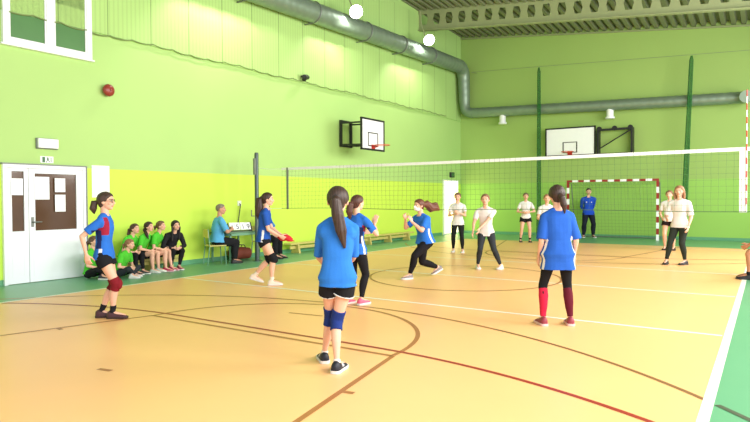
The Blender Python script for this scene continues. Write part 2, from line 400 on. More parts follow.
# ------------------------------------------------------------------ ventilation ducts
def ribs(pts, r, step, amp=.012):
    """resample a path and give it the raised seams of a spiral duct"""
    P = [V(p) for p in pts]; out = []; rad = []; L = 0
    for i in range(len(P)-1):
        seg = (P[i+1]-P[i]); n = max(2, int(seg.length/step)); r0 = r[i]; r1 = r[i+1]
        for j in range(n):
            s = j/n; out.append(P[i]+seg*s); rad.append(r0+(r1-r0)*s+(amp if (len(out) % 3 == 0) else 0))
    out.append(P[-1]); rad.append(r[-1]); return out, rad
def bend(a, b, c, r, n=7):
    a, b, c = V(a), V(b), V(c); p0 = b+(a-b).normalized()*r; p1 = b+(c-b).normalized()*r
    return [p0*(1-s)**2+b*2*s*(1-s)+p1*s*s for s in [i/n for i in range(n+1)]]
t = thing('air_duct', 'long round galvanised air duct under the ceiling along both green walls', 'duct', (0, 0, 0))
A = (-1.5, -9, 6.56); B = (-1.5, 12.8, 7.07); D_ = (-1.5, 12.93, 5.14); E_ = (8.75, 12.93, 4.82)
b1 = bend(A, B, D_, .5); b2 = bend(B, D_, E_, .4)
o, r = ribs([A, (-1.5, 5, 6.89), b1[0]], [.29, .29, .28], .09); g = G(); g.tube(o, r, 20); g.obj('upper_run', M['steel'], t, True)
g = G(); g.tube(b1, [.29-.005*i for i in range(len(b1))], 18); g.obj('elbow', M['steel'], t, True)
o, r = ribs([b1[-1], b2[0]], [.25, .23], .09); g = G(); g.tube(o, r, 18); g.obj('drop_run', M['steel'], t, True)
g = G(); g.tube(b2, .215, 18); g.obj('elbow', M['steel'], t, True)
b3 = bend(D_, E_, (8.75, 11.2, 4.72), .3)
o, r = ribs([b2[-1], b3[0]], [.205, .195], .09); g = G(); g.tube(o, r, 18); g.obj('lower_run', M['steel'], t, True)
g = G(); g.tube(b3+[V((8.75, 12.35, 4.77))], .2, 18); g.obj('elbow', M['steel'], t, True)
for px, pz in ((.2, 4.83), (4.42, 4.72)):
    g = G(); g.tube([(px, 12.93, pz+.15), (px, 12.93, pz-.22)], .13, 16); g.tube([(px, 12.93, pz-.2), (px, 12.93, pz-.27)], .17, 16); g.obj('outlet_spout', M['white'], t, True)
for y in [-2.6, 0.2, 2.8, 5.4, 7.6, 9.8]:
    zz = 6.77+.0235*y
    g = G(); g.tube([(-1.5+.305*math.cos(a), y, zz+.305*math.sin(a)) for a in [2*PI*i/20 for i in range(20)]], .018, 6, closed=True); g.bar((-1.82, y, zz-.30), (-1.5, y, zz-.30), .04, .03); g.obj('hanger', M['bracket'], t, True)

# floodlights above the duct
def flood(y, zz, label):
    t = thing('floodlight', label, 'light', (-.98, y, zz), 0, 'floodlights under the ceiling')
    g = G(); g.tube([(-.35, .05, 1.1), (-.3, .03, .6), (-.12, 0, .18), (-.05, 0, .1)], .022, 8); g.obj('bracket', M['cream'], t, True)
    g = G(); g.tube([(-.12, .1, .12), (-.02, .02, .07), (.06, -.05, .0)], [.09, .13, .2], 16); g.obj('housing', M['lamp_house'], t, True)
    g = G(); ax = V((.08, -.07, -.07)).normalized(); c = V((.08, -.07, -.02)); g.tube([c, c+ax*.03, c+ax*.05], [.2, .19, .1], 18); g.obj('lens', M['flood'], t, True)
    return t
flood(4.15, 7.1, 'lit floodlight above the duct, nearer of the two bright lamps')
flood(8.7, 7.26, 'lit floodlight above the duct, farther of the two bright lamps near the roof beam')

# ------------------------------------------------------------------ basketball boards
def backboard(name_, label, loc, rz, W=1.8, H=1.05, arms=None):
    t = thing('basketball_backboard', label, 'basketball hoop', loc, rz)     # local: board faces -Y, centre at origin
    g = G(); g.box((-W/2, -.015, -H/2), (W/2, .015, H/2)); g.obj('board', M['paper'], t)
    g = G(); e = .045
    g.box((-W/2-.01, -.03, H/2-e), (W/2+.01, .02, H/2+.01)); g.box((-W/2-.01, -.03, -H/2-.01), (W/2+.01, .02, -H/2+e))
    g.box((-W/2-.01, -.03, -H/2), (-W/2+e, .02, H/2)); g.box((W/2-e, -.03, -H/2), (W/2+.01, .02, H/2)); g.obj('border', M['black'], t)
    g = G(); a, bz, c = .28, -H/2+.12, .03
    g.box((-a, -.02, bz), (-a+c*1.4, -.0155, bz+.42)); g.box((a-c*1.4, -.02, bz), (a, -.0155, bz+.42)); g.box((-a, -.02, bz+.42-c), (a, -.0155, bz+.42)); g.box((-a, -.02, bz), (a, -.0155, bz+c))
    g.obj('target_square', M['black'], t)
    zr = -H/2+.14
    g = G(); g.tube([(.225*math.cos(q), -.36+.225*math.sin(q), zr) for q in [2*PI*i/28 for i in range(28)]], .011, 6, closed=True); rim = g.obj('rim', M['orange'], t, True)
    g = G(); g.box((-.09, -.03, zr-.1), (.09, -.02, zr+.03)); g.bar((-.06, -.03, zr-.06), (-.1, -.16, zr), .02); g.bar((.06, -.03, zr-.06), (.1, -.16, zr), .02); g.obj('rim_bracket', M['red'], rim)
    return t
t = backboard('a', 'white basketball backboard on black arms hanging from the left wall', (-.72, 4.66, 3.46), PI/2, 1.25, .95)
g = G()
for y in (-.62, -.1):      # wall frame, local y = away from the board towards the wall (world -x)
    pass
for s in (-.15, .38):
    g.box((s-.035, 1.06, -.32), (s+.035, 1.13, .52)); 
g.box((-.15, 1.07, .46), (.38, 1.12, .52)); g.box((-.15, 1.07, -.32), (.38, 1.12, -.26)); g.obj('wall_frame', M['black'], t)
for zz in (.42, -.26):
    for s in (-.15, .38): g = G(); g.bar((s, 1.08, zz), (s*1.1-.2, .08, zz-.05), .05); g.obj('arm', M['black'], t)
g = G(); 
for s in (-.40, .24): g.box((s-.035, .03, -.36), (s+.035, .09, .5))
g.box((-.45, .03, .40), (.25, .08, .46)); g.box((-.45, .03, -.34), (.25, .08, -.28)); g.obj('carrier_frame', M['black'], t)
t = backboard('b', 'large white basketball backboard with red hoop on the back wall', (2.95, 12.92, 3.68), 0, 1.9, 1.1)
for s in (-.5, .5):
    for q in (-.5, .35): g = G(); g.box((s-.04, .02, q), (s+.04, .35, q+.08), 0, .01); g.obj('wall_mount', M['black'], t)
t = thing('folding_frame', 'black steel folding frame on the back wall right of the white backboard', 'frame', (4.57, 13.0, 3.6))
g = G()
for s in (-.6, .6): g.box((s-.035, -.05, -.5), (s+.035, .29, .5))
g.box((-.6, -.03, .42), (.6, .02, .5)); g.box((-.6, -.03, -.5), (.6, .02, -.42)); g.obj('outer_frame', M['black'], t)
g = G(); g.bar((-.55, 0, -.25), (.55, 0, .4), .04); g.obj('diagonal_brace', M['black'], t)
for s in (-.55, .0, .55): g = G(); g.tube([(s, -.04, .5), (s, .04, .5)], .09, 12); g.obj('pulley', M['black'], t)

# ------------------------------------------------------------------ handball goal
t = thing('handball_goal', 'red and white striped handball goal standing by the back wall', 'goal', (4.62, 12.2, 0))
gw, gh, q = 3.0, 2.08, .08
def banded(a, b, first, n, name):
    a = V(a); b = V(b); g = G()
    for i in range(n):
        p0 = a+(b-a)*(i/n); p1 = a+(b-a)*((i+1)/n)
        g.box([min(p0[k], p1[k])-(q/2 if abs((b-a)[k]) < 1e-6 else 0) for k in range(3)], [max(p0[k], p1[k])+(q/2 if abs((b-a)[k]) < 1e-6 else 0) for k in range(3)], (i+first) % 2)
    return g.obj(name, [M['dred'], M['paper']], t)
banded((-gw/2-q/2, 0, 0), (-gw/2-q/2, 0, gh), 1, 10, 'post'); banded((gw/2+q/2, 0, 0), (gw/2+q/2, 0, gh), 1, 10, 'post')
banded((-gw/2-q/2-.04, 0, gh+.04), (gw/2+q/2+.04, 0, gh+.04), 0, 15, 'crossbar')
g = G()
for s in (-1, 1):
    x0 = s*(gw/2+.04); g.tube([(x0, 0, gh), (x0, .45, gh-.05), (x0, .75, .9), (x0, .85, .03), (x0, 0, .03)], .018, 6)
g.tube([(-gw/2, .85, .03), (gw/2, .85, .03)], .018, 6); g.obj('back_frame', M['bracket'], t, True)
g = G()
def curve_pt(s): 
    return [(0.0, gh), (.45, gh-.1), (.72, .9), (.84, .04)][s]
def gp(x, s):
    pts = [(0.02, gh), (.42, gh-.12), (.70, .95), (.83, .04)]; i = min(int(s*3), 2); u = s*3-i
    return (x, pts[i][0]*(1-u)+pts[i+1][0]*u, pts[i][1]*(1-u)+pts[i+1][1]*u)
for i in range(25):
    x = -gw/2+gw*i/24; g.tube([gp(x, k/9) for k in range(10)], .003, 3)
for k in range(1, 22):
    g.tube([gp(-gw/2, k/22), gp(gw/2, k/22)], .003, 3)
for s in (-1, 1):
    for k in range(1, 18):
        zz = gh*k/18; dd = .83 if zz < .9 else .83-(zz-.9)*.45; g.tube([(s*gw/2, 0, zz), (s*gw/2, max(.1, dd), zz)], .003, 3)
g.obj('goal_net', M['goalnet'], t)

# ------------------------------------------------------------------ volleyball net
NT, NB = 2.245, 1.29
t = thing('volleyball_pole', 'tall grey volleyball pole at the left end of the net', 'pole', (-1.0, 0, 0))
g = G(); g.tube([(0, 0, 0), (0, 0, .012), (0, 0, .013), (0, 0, .03)], [.12, .12, .07, .06], 16); g.obj('base_plate', M['pole'], t, True)
g = G(); g.tube([(0, 0, .01), (0, 0, 2.6), (0, 0, 2.64)], [.05, .05, .042], 16); g.obj('post', M['pole'], t, True)
g = G(); g.box((-.03, -.09, 2.1), (.03, -.045, 2.5), 0, .008); g.obj('net_slide', M['bracket'], t)
g = G(); g.tube([(-.02, -.04, 1.1), (-.02, -.16, 1.1), (-.02, -.16, 1.25)], .012, 6); g.obj('winch_handle', M['bracket'], t)
t = thing('volleyball_net', 'volleyball net with white top tape stretched across the court', 'net', (0, 0, 0))
x0, x1 = -.18, 9.18
def sag(x, zz):  # slight bulge of the mesh
    return (x, .02*math.sin(x*2.1+zz*3), zz+.012*math.sin(x*1.3)*(1-(zz-NB)/(NT-NB)))
g = G()
xx = x0+.02
while xx < x1:
    g.tube([sag(xx+.004*math.sin(k*2+xx*9), NB+(NT-NB)*k/6) for k in range(7)], .0018, 3); xx += .1
for k in range(1, 10):
    zz = NB+(NT-NB)*k/10; g.tube([sag(x0+(x1-x0)*i/60, zz) for i in range(61)], .0018, 3)
g.obj('mesh', M['netcord'], t)
g = G()
for i in range(40):
    a = x0+(x1-x0)*i/40; b = x0+(x1-x0)*(i+1)/40
    za = NT-.012*math.sin(PI*i/40); zb_ = NT-.012*math.sin(PI*(i+1)/40)
    g.add([(a, -.006, za-.055), (b, -.006, zb_-.055), (b, -.006, zb_), (a, -.006, za), (a, .006, za-.055), (b, .006, zb_-.055), (b, .006, zb_), (a, .006, za)], [(0,1,2,3),(7,6,5,4),(3,2,6,7),(0,4,5,1)])
g.obj('top_tape', M['netwhite'], t)
g = G(); g.tube([sag(x0+(x1-x0)*i/50, NB) for i in range(51)], .006, 5); g.obj('bottom_cord', M['netcord'], t)
for xa, m in ((0.0, M['bracket']), (9.06, M['netwhite'])):
    g = G(); wd = .025 if xa < 1 else .05; g.box((xa-wd, -.012, NB-.02), (xa+wd, .012, NT)); g.obj('side_band', m, t)
for q in ([(x0, 0, NT-.03), (-.6, 0, NT-.02), (-.94, 0, NT+.02)], [(x0, 0, NB), (-.94, 0, NB-.02)], [(x1, 0, NT-.03), (9.94, 0, NT+.02)], [(x1, 0, NB), (9.94, 0, NB)]):
    g = G(); g.tube(q, .005, 5); g.obj('tension_rope', M['netwhite'], t)
t = thing('volleyball_pole', 'grey volleyball pole at the right end of the net beyond the sideline', 'pole', (10.0, 0, 0))
g = G(); g.tube([(0, 0, 0), (0, 0, 2.6), (0, 0, 2.64)], [.05, .05, .042], 16); g.obj('post', M['pole'], t, True)
t = thing('net_antenna', 'thin red and white antenna rod rising from the right end of the net', 'antenna', (9.1, -.02, 0))
g = G()
for i in range(18): g.tube([(0, 0, NB+.1*i), (0, 0, NB+.1*(i+1))], .008, 6, (i+1) % 2)
g.obj('rod', [M['red'], M['netwhite']], t)

# ------------------------------------------------------------------ gathered green nets + cable
def gathered(x, xb, ztop, zbot, label):
    n = 40; vs = []; fs = []; K = 30
    for i in range(n+1):
        s = i/n; zz = ztop+(zbot-ztop)*s; c = x+(xb-x)*s
        for j in range(K):
            a = 2*PI*j/K; r = (.045+.03*s)*(1+.35*math.sin(5*a+1.5*s)+.12*math.sin(9*a+4*s))*(.45 if i == 0 else 1)
            vs.append((c+r*math.cos(a)*1.1, 12.6+.55*r*math.sin(a), zz))
    for i in range(n):
        for j in range(K): fs.append((i*K+j, i*K+(j+1) % K, (i+1)*K+(j+1) % K, (i+1)*K+j))
    g = G(); g.add(vs, fs); o = g.obj('gathered_net', M['greennet'], None, True)
    return tag(o, label, 'net', 'gathered green nets')
gathered(1.83, 1.83, 6.63, .02, 'gathered dark green safety net hanging left of the white backboard on the back wall')
gathered(7.14, 6.9, 6.36, .02, 'gathered dark green safety net hanging right of the goal on the back wall')
g = G(); g.tube([(-1.08, YB-.02, 6.86), (-1.05, 12.6, 6.79), (1.83, 12.6, 6.66), (7.14, 12.6, 6.39), (11, 12.6, 6.2)], .006, 6); tag(g.obj('net_cable', M['bracket'], None, True), 'thin steel cable carrying the gathered green nets below the ceiling', 'cable')

# ------------------------------------------------------------------ benches
def bench(ya, yb, label, x=-1.6, hgt=.29):
    t = thing('gym_bench', label, 'bench', (x, (ya+yb)/2, 0), 0, 'gym benches along the left wall'); L = (yb-ya)/2
    g = G(); g.box((-.13, -L, hgt-.045), (.13, L, hgt), 0, .008); g.obj('seat', M['wood'], t)
    g = G(); g.box((-.02, -L+.1, .12), (.02, L-.1, .2)); g.obj('rail', M['wood'], t)
    k = 3
    for i in range(k):
        y = -L+.35+(2*L-.7)*i/(k-1)
        g = G(); g.add([(-.15, y-.035, 0), (.15, y-.035, 0), (.15, y+.035, 0), (-.15, y+.035, 0), (-.1, y-.035, hgt-.045), (.1, y-.035, hgt-.045), (.1, y+.035, hgt-.045), (-.1, y+.035, hgt-.045)],
                       [(0,3,2,1),(4,5,6,7),(0,1,5,4),(1,2,6,5),(2,3,7,6),(3,0,4,7)]); g.obj('leg', M['wood'], t)
    return t
bench(1.75, 5.1, 'low wooden gym bench along the left wall just behind the net pole')
bench(5.3, 8.5, 'low wooden gym bench along the left wall under the hanging backboard, farther one')
bench(-3.4, -1.75, 'low wooden gym bench along the left wall where the girls in green sit', -1.62, .265)

# ------------------------------------------------------------------ score table
t = thing('score_table', 'small green table against the left wall carrying the flip scoreboard', 'table', (-1.48, -.34, 0))
g = G(); g.box((-.35, -.42, .70), (.35, .52, .73), 0, .006); g.obj('tabletop', M['tablet'], t)
for sx in (-.31, .31):
    for sy in (-.37, .47): g = G(); g.box((sx-.02, sy-.02, 0), (sx+.02, sy+.02, .7)); g.obj('leg', M['table'], t)
g = G(); rect_frame(g, 0, 0, 0, 0, 0, 0, 0); g = G()
g.box((-.33, -.38, .64), (-.29, .48, .7)); g.box((.29, -.38, .64), (.33, .48, .7)); g.box((-.3, -.4, .64), (.3, -.36, .7)); g.box((-.3, .46, .64), (.3, .5, .7)); g.obj('apron', M['table'], t)
t = thing('flip_scoreboard', 'flip scoreboard with white number cards standing on the green table', 'scoreboard', (-1.32, -.28, .731), math.radians(-18))
g = G()
for s in (-.36, .36):
    g.add([(.12, s-.012, 0), (-.12, s-.012, 0), (0, s-.012, .26), (.12, s+.012, 0), (-.12, s+.012, 0), (0, s+.012, .26)], [(0,1,2),(3,5,4),(0,3,4,1),(1,4,5,2),(2,5,3,0)])
g.box((-.12, -.36, 0), (.13, .36, .02)); g.obj('stand', M['dark'], t)
t.scale = (.82, .82, .82)
def card(y, wd, txt):
    g = G(); sl = .115/.26
    P0 = lambda yy, zz, o=0: (.125-zz*sl+o, yy, zz+.02)
    g.add([P0(y, .03), P0(y+wd, .03), P0(y+wd, .24), P0(y, .24), P0(y, .03, -.01), P0(y+wd, .03, -.01), P0(y+wd, .24, -.01), P0(y, .24, -.01)], [(0,1,2,3),(7,6,5,4),(3,2,6,7),(0,4,5,1),(0,3,7,4),(1,5,6,2)])
    c = g.obj('number_card', M['paper'], t)
    cu = bpy.data.curves.new('digit', 'FONT'); cu.body = txt; cu.size = .2; cu.align_x = 'CENTER'; cu.extrude = .001
    ob = bpy.data.objects.new('digit_tmp', cu); C.objects.link(ob)
    me = bpy.data.meshes.new_from_object(ob.evaluated_get(bpy.context.evaluated_depsgraph_get())); bpy.data.objects.remove(ob)
    dg = link('digit', me, M['ink'], c); dg.rotation_euler = (PI/2-math.atan(sl), 0, PI/2); dg.location = P0(y+wd/2, .06, .004)
card(-.33, .155, '1'); card(-.165, .155, '5'); card(.01, .155, '1'); card(.175, .155, '9')
def chair(loc, rz, label):
    t = thing('chair', label, 'chair', loc, rz)
    g = G(); g.box((-.2, -.2, .42), (.2, .2, .45), 0, .012); g.obj('seat', M['wood'], t)
    g = G(); g.box((-.19, -.235, .62), (.19, -.215, .82), 0, .008); g.obj('backrest', M['wood'], t)
    for s in (-1, 1):
        g = G(); g.tube([(s*.18, .19, 0), (s*.18, .17, .42)], .013, 8); g.obj('leg', M['table'], t, True)
        g = G(); g.tube([(s*.18, -.24, 0), (s*.18, -.19, .42), (s*.18, -.225, .82)], .013, 8); g.obj('leg', M['table'], t, True)
    return t
chair((-1.37, -.98, 0), -.42, 'wooden chair with green legs under the man in light blue beside the score table')
chair((-1.42, .62, 0), -1.4, 'wooden chair right of the score table behind the girl with the red cloth')
t = thing('sports_bag', 'reddish brown sports bag on the green floor under the score table', 'bag', (-1.6, .0, 0), 1.45)
g = G(); g.tube([(-.28, 0, .15), (-.26, 0, .15), (0, 0, .17), (.26, 0, .15), (.28, 0, .15)], [.05, .14, .155, .14, .05], 16); g.obj('body', M['bag'], t, True)
for s in (-1, 1): g = G(); g.tube([(-.12, s*.08, .28), (-.09, s*.05, .37), (.09, s*.05, .37), (.12, s*.08, .28)], .012, 6); g.obj('handle', M['dark'], t, True)

# ================================================================== PEOPLE
def rotz(v, a): return V((v[0]*math.cos(a)-v[1]*math.sin(a), v[0]*math.sin(a)+v[1]*math.cos(a), v[2] if len(v) > 2 else 0))
def two_bone(a, c, l1, l2, hint):
    d = c-a; L = d.length; mx = (l1+l2)*.995
    if L > mx: c = a+d*(mx/L); d = c-a; L = mx
    n = d/L; x = (l1*l1-l2*l2+L*L)/(2*L); h = math.sqrt(max(l1*l1-x*x, 0))
    k = V(hint); k = k-n*k.dot(n); k = k.normalized() if k.length > 1e-5 else n.orthogonal().normalized()
    return a+n*x+k*h, c
def chain(g, pts, rs, n=12):
    """round-ended tapered limb"""
    for i, (p, r) in enumerate(zip(pts, rs)):
        g.ball(p, r, n, max(6, n//2))
    for i in range(len(pts)-1):
        if (pts[i+1]-pts[i]).length > 1e-4: g.tube([pts[i], pts[i+1]], [rs[i], rs[i+1]], n)
def eball(g, c, ax, r, n=14):
    """ellipsoid with axes ax (3 vectors) and radii r"""
    h = G(); h.ball((0, 0, 0), r, n, max(8, n//2+2))
    g.add([c+ax[0]*x+ax[1]*y+ax[2]*z for x, y, z in h.v], h.f)
def loft(g, rings, n=24):
    """rings: (centre, u, v, ru, rv)"""
    vs = []
    for c, u, v, a, b in rings:
        for j in range(n):
            q = 2*PI*j/n; cs, sn = math.cos(q), math.sin(q); e = .82
            vs.append(c+u*(a*math.copysign(abs(cs)**e, cs))+v*(b*math.copysign(abs(sn)**e, sn)))
    k = len(rings); fs = []
    for i in range(k-1):
        for j in range(n): fs.append((i*n+j, i*n+(j+1) % n, (i+1)*n+(j+1) % n, (i+1)*n+j))
    fs.append(tuple(range(n-1, -1, -1))); fs.append(tuple((k-1)*n+j for j in range(n)))
    g.add(vs, fs)
def fuse(g, name, m, parent, vox, col, smooth=2, wrinkle=0, wscale=12, stretch=(1, 1, .6)):
    """melt overlapping shapes into one continuous skin and colour it"""
    me = g.mesh(name+'_src'); bm = bmesh.new(); bm.from_mesh(me); bmesh.ops.recalc_face_normals(bm, faces=bm.faces[:]); bm.to_mesh(me); bm.free()
    o = bpy.data.objects.new('src', me); C.objects.link(o)
    a = o.modifiers.new('r', 'REMESH'); a.mode = 'VOXEL'; a.voxel_size = vox
    if smooth: b = o.modifiers.new('s', 'SMOOTH'); b.factor = .5; b.iterations = smooth
    dg = bpy.context.evaluated_depsgraph_get(); dg.update()
    out = bpy.data.meshes.new_from_object(o.evaluated_get(dg)); bpy.data.objects.remove(o); bpy.data.meshes.remove(me)
    out.name = name; out.materials.clear()
    n = len(out.vertices); P = np.empty(n*3, np.float32); out.vertices.foreach_get('co', P); P = P.reshape(-1, 3)
    if wrinkle:
        N = np.empty(n*3, np.float32); out.vertices.foreach_get('normal', N); N = N.reshape(-1, 3)
        sx, sy, sz = [wscale*s for s in stretch]
        h = np.array([noise.noise((p[0]*sx, p[1]*sy, p[2]*sz)) for p in P.tolist()], np.float32)
        P = P+N*(h*wrinkle)[:, None]; out.vertices.foreach_set('co', P.ravel()); out.update()
    cols = col(P) if callable(col) else np.tile(np.array(lin(col), np.float32), (n, 1))
    at = out.color_attributes.new('Col', 'FLOAT_COLOR', 'POINT')
    at.data.foreach_set('color', np.hstack([cols, np.ones((n, 1), np.float32)]).astype(np.float32).ravel())
    return link(name, out, m, parent, True)
def npl(c): return np.array(lin(c), np.float32)

def person(label, loc, deg, H=1.6, vox=.008, group=None, **k):
    """one figure: loc on the floor, deg = heading (0 looks along +y), pose and clothes in k"""
    th = math.radians(deg); root = thing('person', label, 'person', (*loc, 0), th, group)
    if len(loc) == 3: root.location = loc
    X = lambda wx_, wy_: rotz((wx_-loc[0], wy_-loc[1], 0), -th)         # place on the floor -> own frame
    skin = npl(k.get('skin', (226, 176, 150)))
    R = math.radians
    pz = k.get('pz', .525)*H; pxy = k.get('pxy', (0, 0))
    if 'pw' in k: q = X(*k['pw']); pxy = (q.x, q.y)
    P = V((pxy[0], pxy[1], pz)); fat = k.get('fat', 1.0)
    py = R(k.get('pyaw', 0)); tw = py+R(k.get('twist', 0)); le = R(k.get('lean', 3)); sd = R(k.get('side', 0))
    up = lambda q: rotz(V((math.sin(sd)*q, math.sin(le*q), math.cos(le*q)*math.cos(sd*q))).normalized(), py)
    w0, w1 = up(k.get('ptilt', .4)), up(1.0)
    tl = [i*.01 for i in range(0, 40)]; S = [P.copy()]; Wd = []
    for t in tl:
        s = min(1, max(0, (t-.03)/.14)); wv = (w0*(1-s)+w1*s).normalized(); Wd.append(wv); S.append(S[-1]+wv*.01*H)
    def frame(t):
        if t <= 0: c = P+w0*(t*H); wv = w0; a = py
        else: i = min(int(t/.01), 38); c = S[i]+(S[i+1]-S[i])*(t/.01-i); wv = Wd[i]; a = py+(tw-py)*min(1, t/.25)
        u = rotz((1, 0, 0), a); u = (u-wv*u.dot(wv)).normalized(); return c, u, wv.cross(u), wv
    prof = [(-.055, .058, .042), (-.03, .082, .06), (0, .093, .066), (.04, .087, .062), (.10, .073, .054), (.16, .079, .057), (.22, .090, .063), (.265, .094, .056), (.29, .080, .044), (.31, .052, .036), (.33, .034, .033)]
    # ---- legs
    c0, u0, v0, _ = frame(0)
    legs = []
    for s, key in ((-1, 'l'), (1, 'r')):
        hip = P+u0*(s*.052*H)-w0*.012*H
        fy = R(k.get('f'+key+'yaw', 0)); fp = R(k.get('f'+key+'pitch', 0)); lift = k.get('f'+key+'lift', 0)
        if 'f'+key+'w' in k: q = X(*k['f'+key+'w']); fx, fy_ = q.x, q.y
        else: fx, fy_ = k.get('f'+key, (s*.07*H, 0))
        fwd = rotz((0, 1, 0), py*0+fy)
        az = .047*H*math.cos(fp)+.155*H*math.sin(max(fp, 0))+lift
        ank = V((fx, fy_, az)); hint = V(k['k'+key]) if 'k'+key in k else fwd+V((s*.08, 0, .1))
        knee, ank = two_bone(hip, ank, .245*H, .24*H, hint)
        legs.append((s, hip, knee, ank, fwd, fp))
    def legpt(L, q):
        s, hip, knee, ank, fwd, fp = L
        T = [(0, .054), (.3, .051), (.6, .043), (.85, .036), (1, .0345), (1.12, .032), (1.3, .0345), (1.5, .031), (1.75, .022), (1.92, .0185), (2, .019)]
        for i in range(len(T)-1):
            if q <= T[i+1][0] or i == len(T)-2:
                x = (q-T[i][0])/(T[i+1][0]-T[i][0]); r = T[i][1]+(T[i+1][1]-T[i][1])*x; break
        p = hip+(knee-hip)*q if q <= 1 else knee+(ank-knee)*(q-1)
        back = -(fwd-(ank-knee)*(fwd.dot(ank-knee)/max((ank-knee).length_squared, 1e-6)))
        if 1 < q < 1.8: p = p+back*(.010*H*math.sin((q-1)/.8*PI))
        return p, r*H*fat*k.get('legfat', 1)
    def leg_tube(g, L, a, b, off, flare=0, n=16, step=.08):
        m = max(3, int((b-a)/step)+1); pts, rs = [], []
        for i in range(m+1):
            q = a+(b-a)*i/m; p, r = legpt(L, q); pts.append(p); rs.append(r+off+flare*i/m)
        g.tube(pts, rs, n)
        for i in range(1, m): 
            if a+(b-a)*i/m > .9 and a+(b-a)*i/m < 1.1: g.ball(pts[i], rs[i], n, 10)
    # ---- arms
    cs, us, vs_, ws = frame(.272); arms = []
    for s, key in ((-1, 'l'), (1, 'r')):
        sh = cs+us*(s*.105*H*k.get('broad', 1))-ws*.004*H+us*0
        if 'shr'+key in k: sh = sh+ws*(k['shr'+key]*H)
        tgt = k.get('h'+key, (s*.17, .03, .47))
        ta = V(tgt)*H
        if k.get('hrel', False): ta = sh+V(tgt)*H
        hint = V(k.get('e'+key, (s*.6, -1, -.35)))
        el, wr = two_bone(sh, ta, .172*H, .148*H, hint)
        arms.append((s, sh, el, wr))
    def armpt(A, q):
        s, sh, el, wr = A
        T = [(0, .029), (.15, .030), (.5, .0255), (.9, .0215), (1, .021), (1.2, .0215), (1.6, .0165), (1.95, .0125), (2, .0125)]
        for i in range(len(T)-1):
            if q <= T[i+1][0] or i == len(T)-2:
                x = (q-T[i][0])/(T[i+1][0]-T[i][0]); r = T[i][1]+(T[i+1][1]-T[i][1])*x; break
        return (sh+(el-sh)*q if q <= 1 else el+(wr-el)*(q-1)), r*H*fat
    def arm_tube(g, A, a, b, off, flare=0, n=16):
        m = max(3, int((b-a)/.1)+1); pts, rs = [], []
        for i in range(m+1):
            q = a+(b-a)*i/m; p, r = armpt(A, q); pts.append(p); rs.append(r+off+flare*i/m)
        g.tube(pts, rs, n)
        if a < .05: g.ball(pts[0], rs[0], n, 10)
        if b > 1.1:
            p, r = armpt(A, 1); g.ball(p, r+off+flare*(1-a)/(b-a), n, 10)
    # ---- head frame
    nb, un, vn, wn = frame(.335)
    ha = tw+R(k.get('hyaw', 0)); hp = R(k.get('hpitch', 0)); hr = R(k.get('hroll', 0))
    hc_ = (wn*.55+V((0, 0, .45))).normalized()
    hb = rotz((0, math.cos(hp), math.sin(hp)), ha); hc = rotz((0, -math.sin(hp), math.cos(hp)), ha); hs = hb.cross(hc)
    hs, hc = hs*math.cos(hr)+hc*math.sin(hr), hc*math.cos(hr)-hs*math.sin(hr)
    h = .137*H*k.get('headsize', 1)
    HC = nb+hc_*(.092*H)+rotz((0, 1, 0), ha)*(.012*H)
    HP = lambda a, b, c: HC+hs*(a*h)+hb*(b*h)+hc*(c*h)
    ax = (hs, hb, hc)
    # ---- body
    g = G()
    loft(g, [(frame(t)[0], frame(t)[1], frame(t)[2], a*H*.95*fat, b*H*.95*fat) for t, a, b in prof])
    chain(g, [frame(.30)[0], frame(.335)[0], HC-hc*.25*h-hb*.12*h], [.038*H, .0325*H, .031*H])
    for L in legs:
        qs = [0, .2, .4, .6, .8, .95, 1.05, 1.2, 1.35, 1.5, 1.7, 1.9, 2]
        pr = [legpt(L, q) for q in qs]; chain(g, [p for p, r in pr], [r for p, r in pr], 14)
        s, hip, knee, ank, fwd, fp = L
        f = fwd*math.cos(fp)-V((0, 0, 1))*math.sin(fp); un_ = fwd*math.sin(fp)+V((0, 0, 1))*math.cos(fp)
        chain(g, [ank, ank+f*.05*H-un_*.016*H, ank+f*.095*H-un_*.026*H], [.02*H, .02*H, .0145*H], 10)
        chain(g, [ank, ank-f*.022*H-un_*.022*H], [.019*H, .018*H], 10)
    for A in arms:
        qs = [0, .15, .35, .6, .85, 1, 1.15, 1.35, 1.6, 1.85, 2]
        pr = [armpt(A, q) for q in qs]; chain(g, [p for p, r in pr], [r for p, r in pr], 12)
        s, sh, el, wr = A; key = 'l' if s < 0 else 'r'
        d = (wr-el).normalized(); n0 = V(k.get('p'+key, (-s, .15, 0)))
        if 'd'+key in k: d = V(k['d'+key]).normalized()
        n0 = (n0-d*n0.dot(d)); n0 = n0.normalized() if n0.length > 1e-3 else d.orthogonal().normalized()
        sv = d.cross(n0)*s; curl = k.get('c'+key, .35); pl = .056*H
        loft(g, [(wr-d*.004*H, sv, n0, .0135*H, .0105*H), (wr+d*pl*.3, sv, n0, .020*H, .0105*H), (wr+d*pl*.75, sv, n0, .0245*H, .010*H), (wr+d*pl, sv, n0, .0235*H, .0085*H)], 14)
        for off, ln, fan in ((.0185, .043, .13), (.0062, .048, .04), (-.0062, .044, -.05), (-.018, .035, -.15)):
            p = wr+d*pl*.93+sv*off*H; a = curl*.5; pts = [p]; dd = (d+sv*fan).normalized()
            for j, fr in enumerate((.42, .33, .25)):
                pts.append(pts[-1]+(dd*math.cos(a)+n0*math.sin(a))*ln*fr*H); a += curl*1.1
            chain(g, pts, [.0056*H, .0053*H, .0048*H, .004*H], 8)
        p = wr+d*pl*.25+sv*.014*H; t1 = (d*.62+sv*.72+n0*.3).normalized(); t2 = (d*.9+sv*.3+n0*(.25+.4*curl)).normalized()
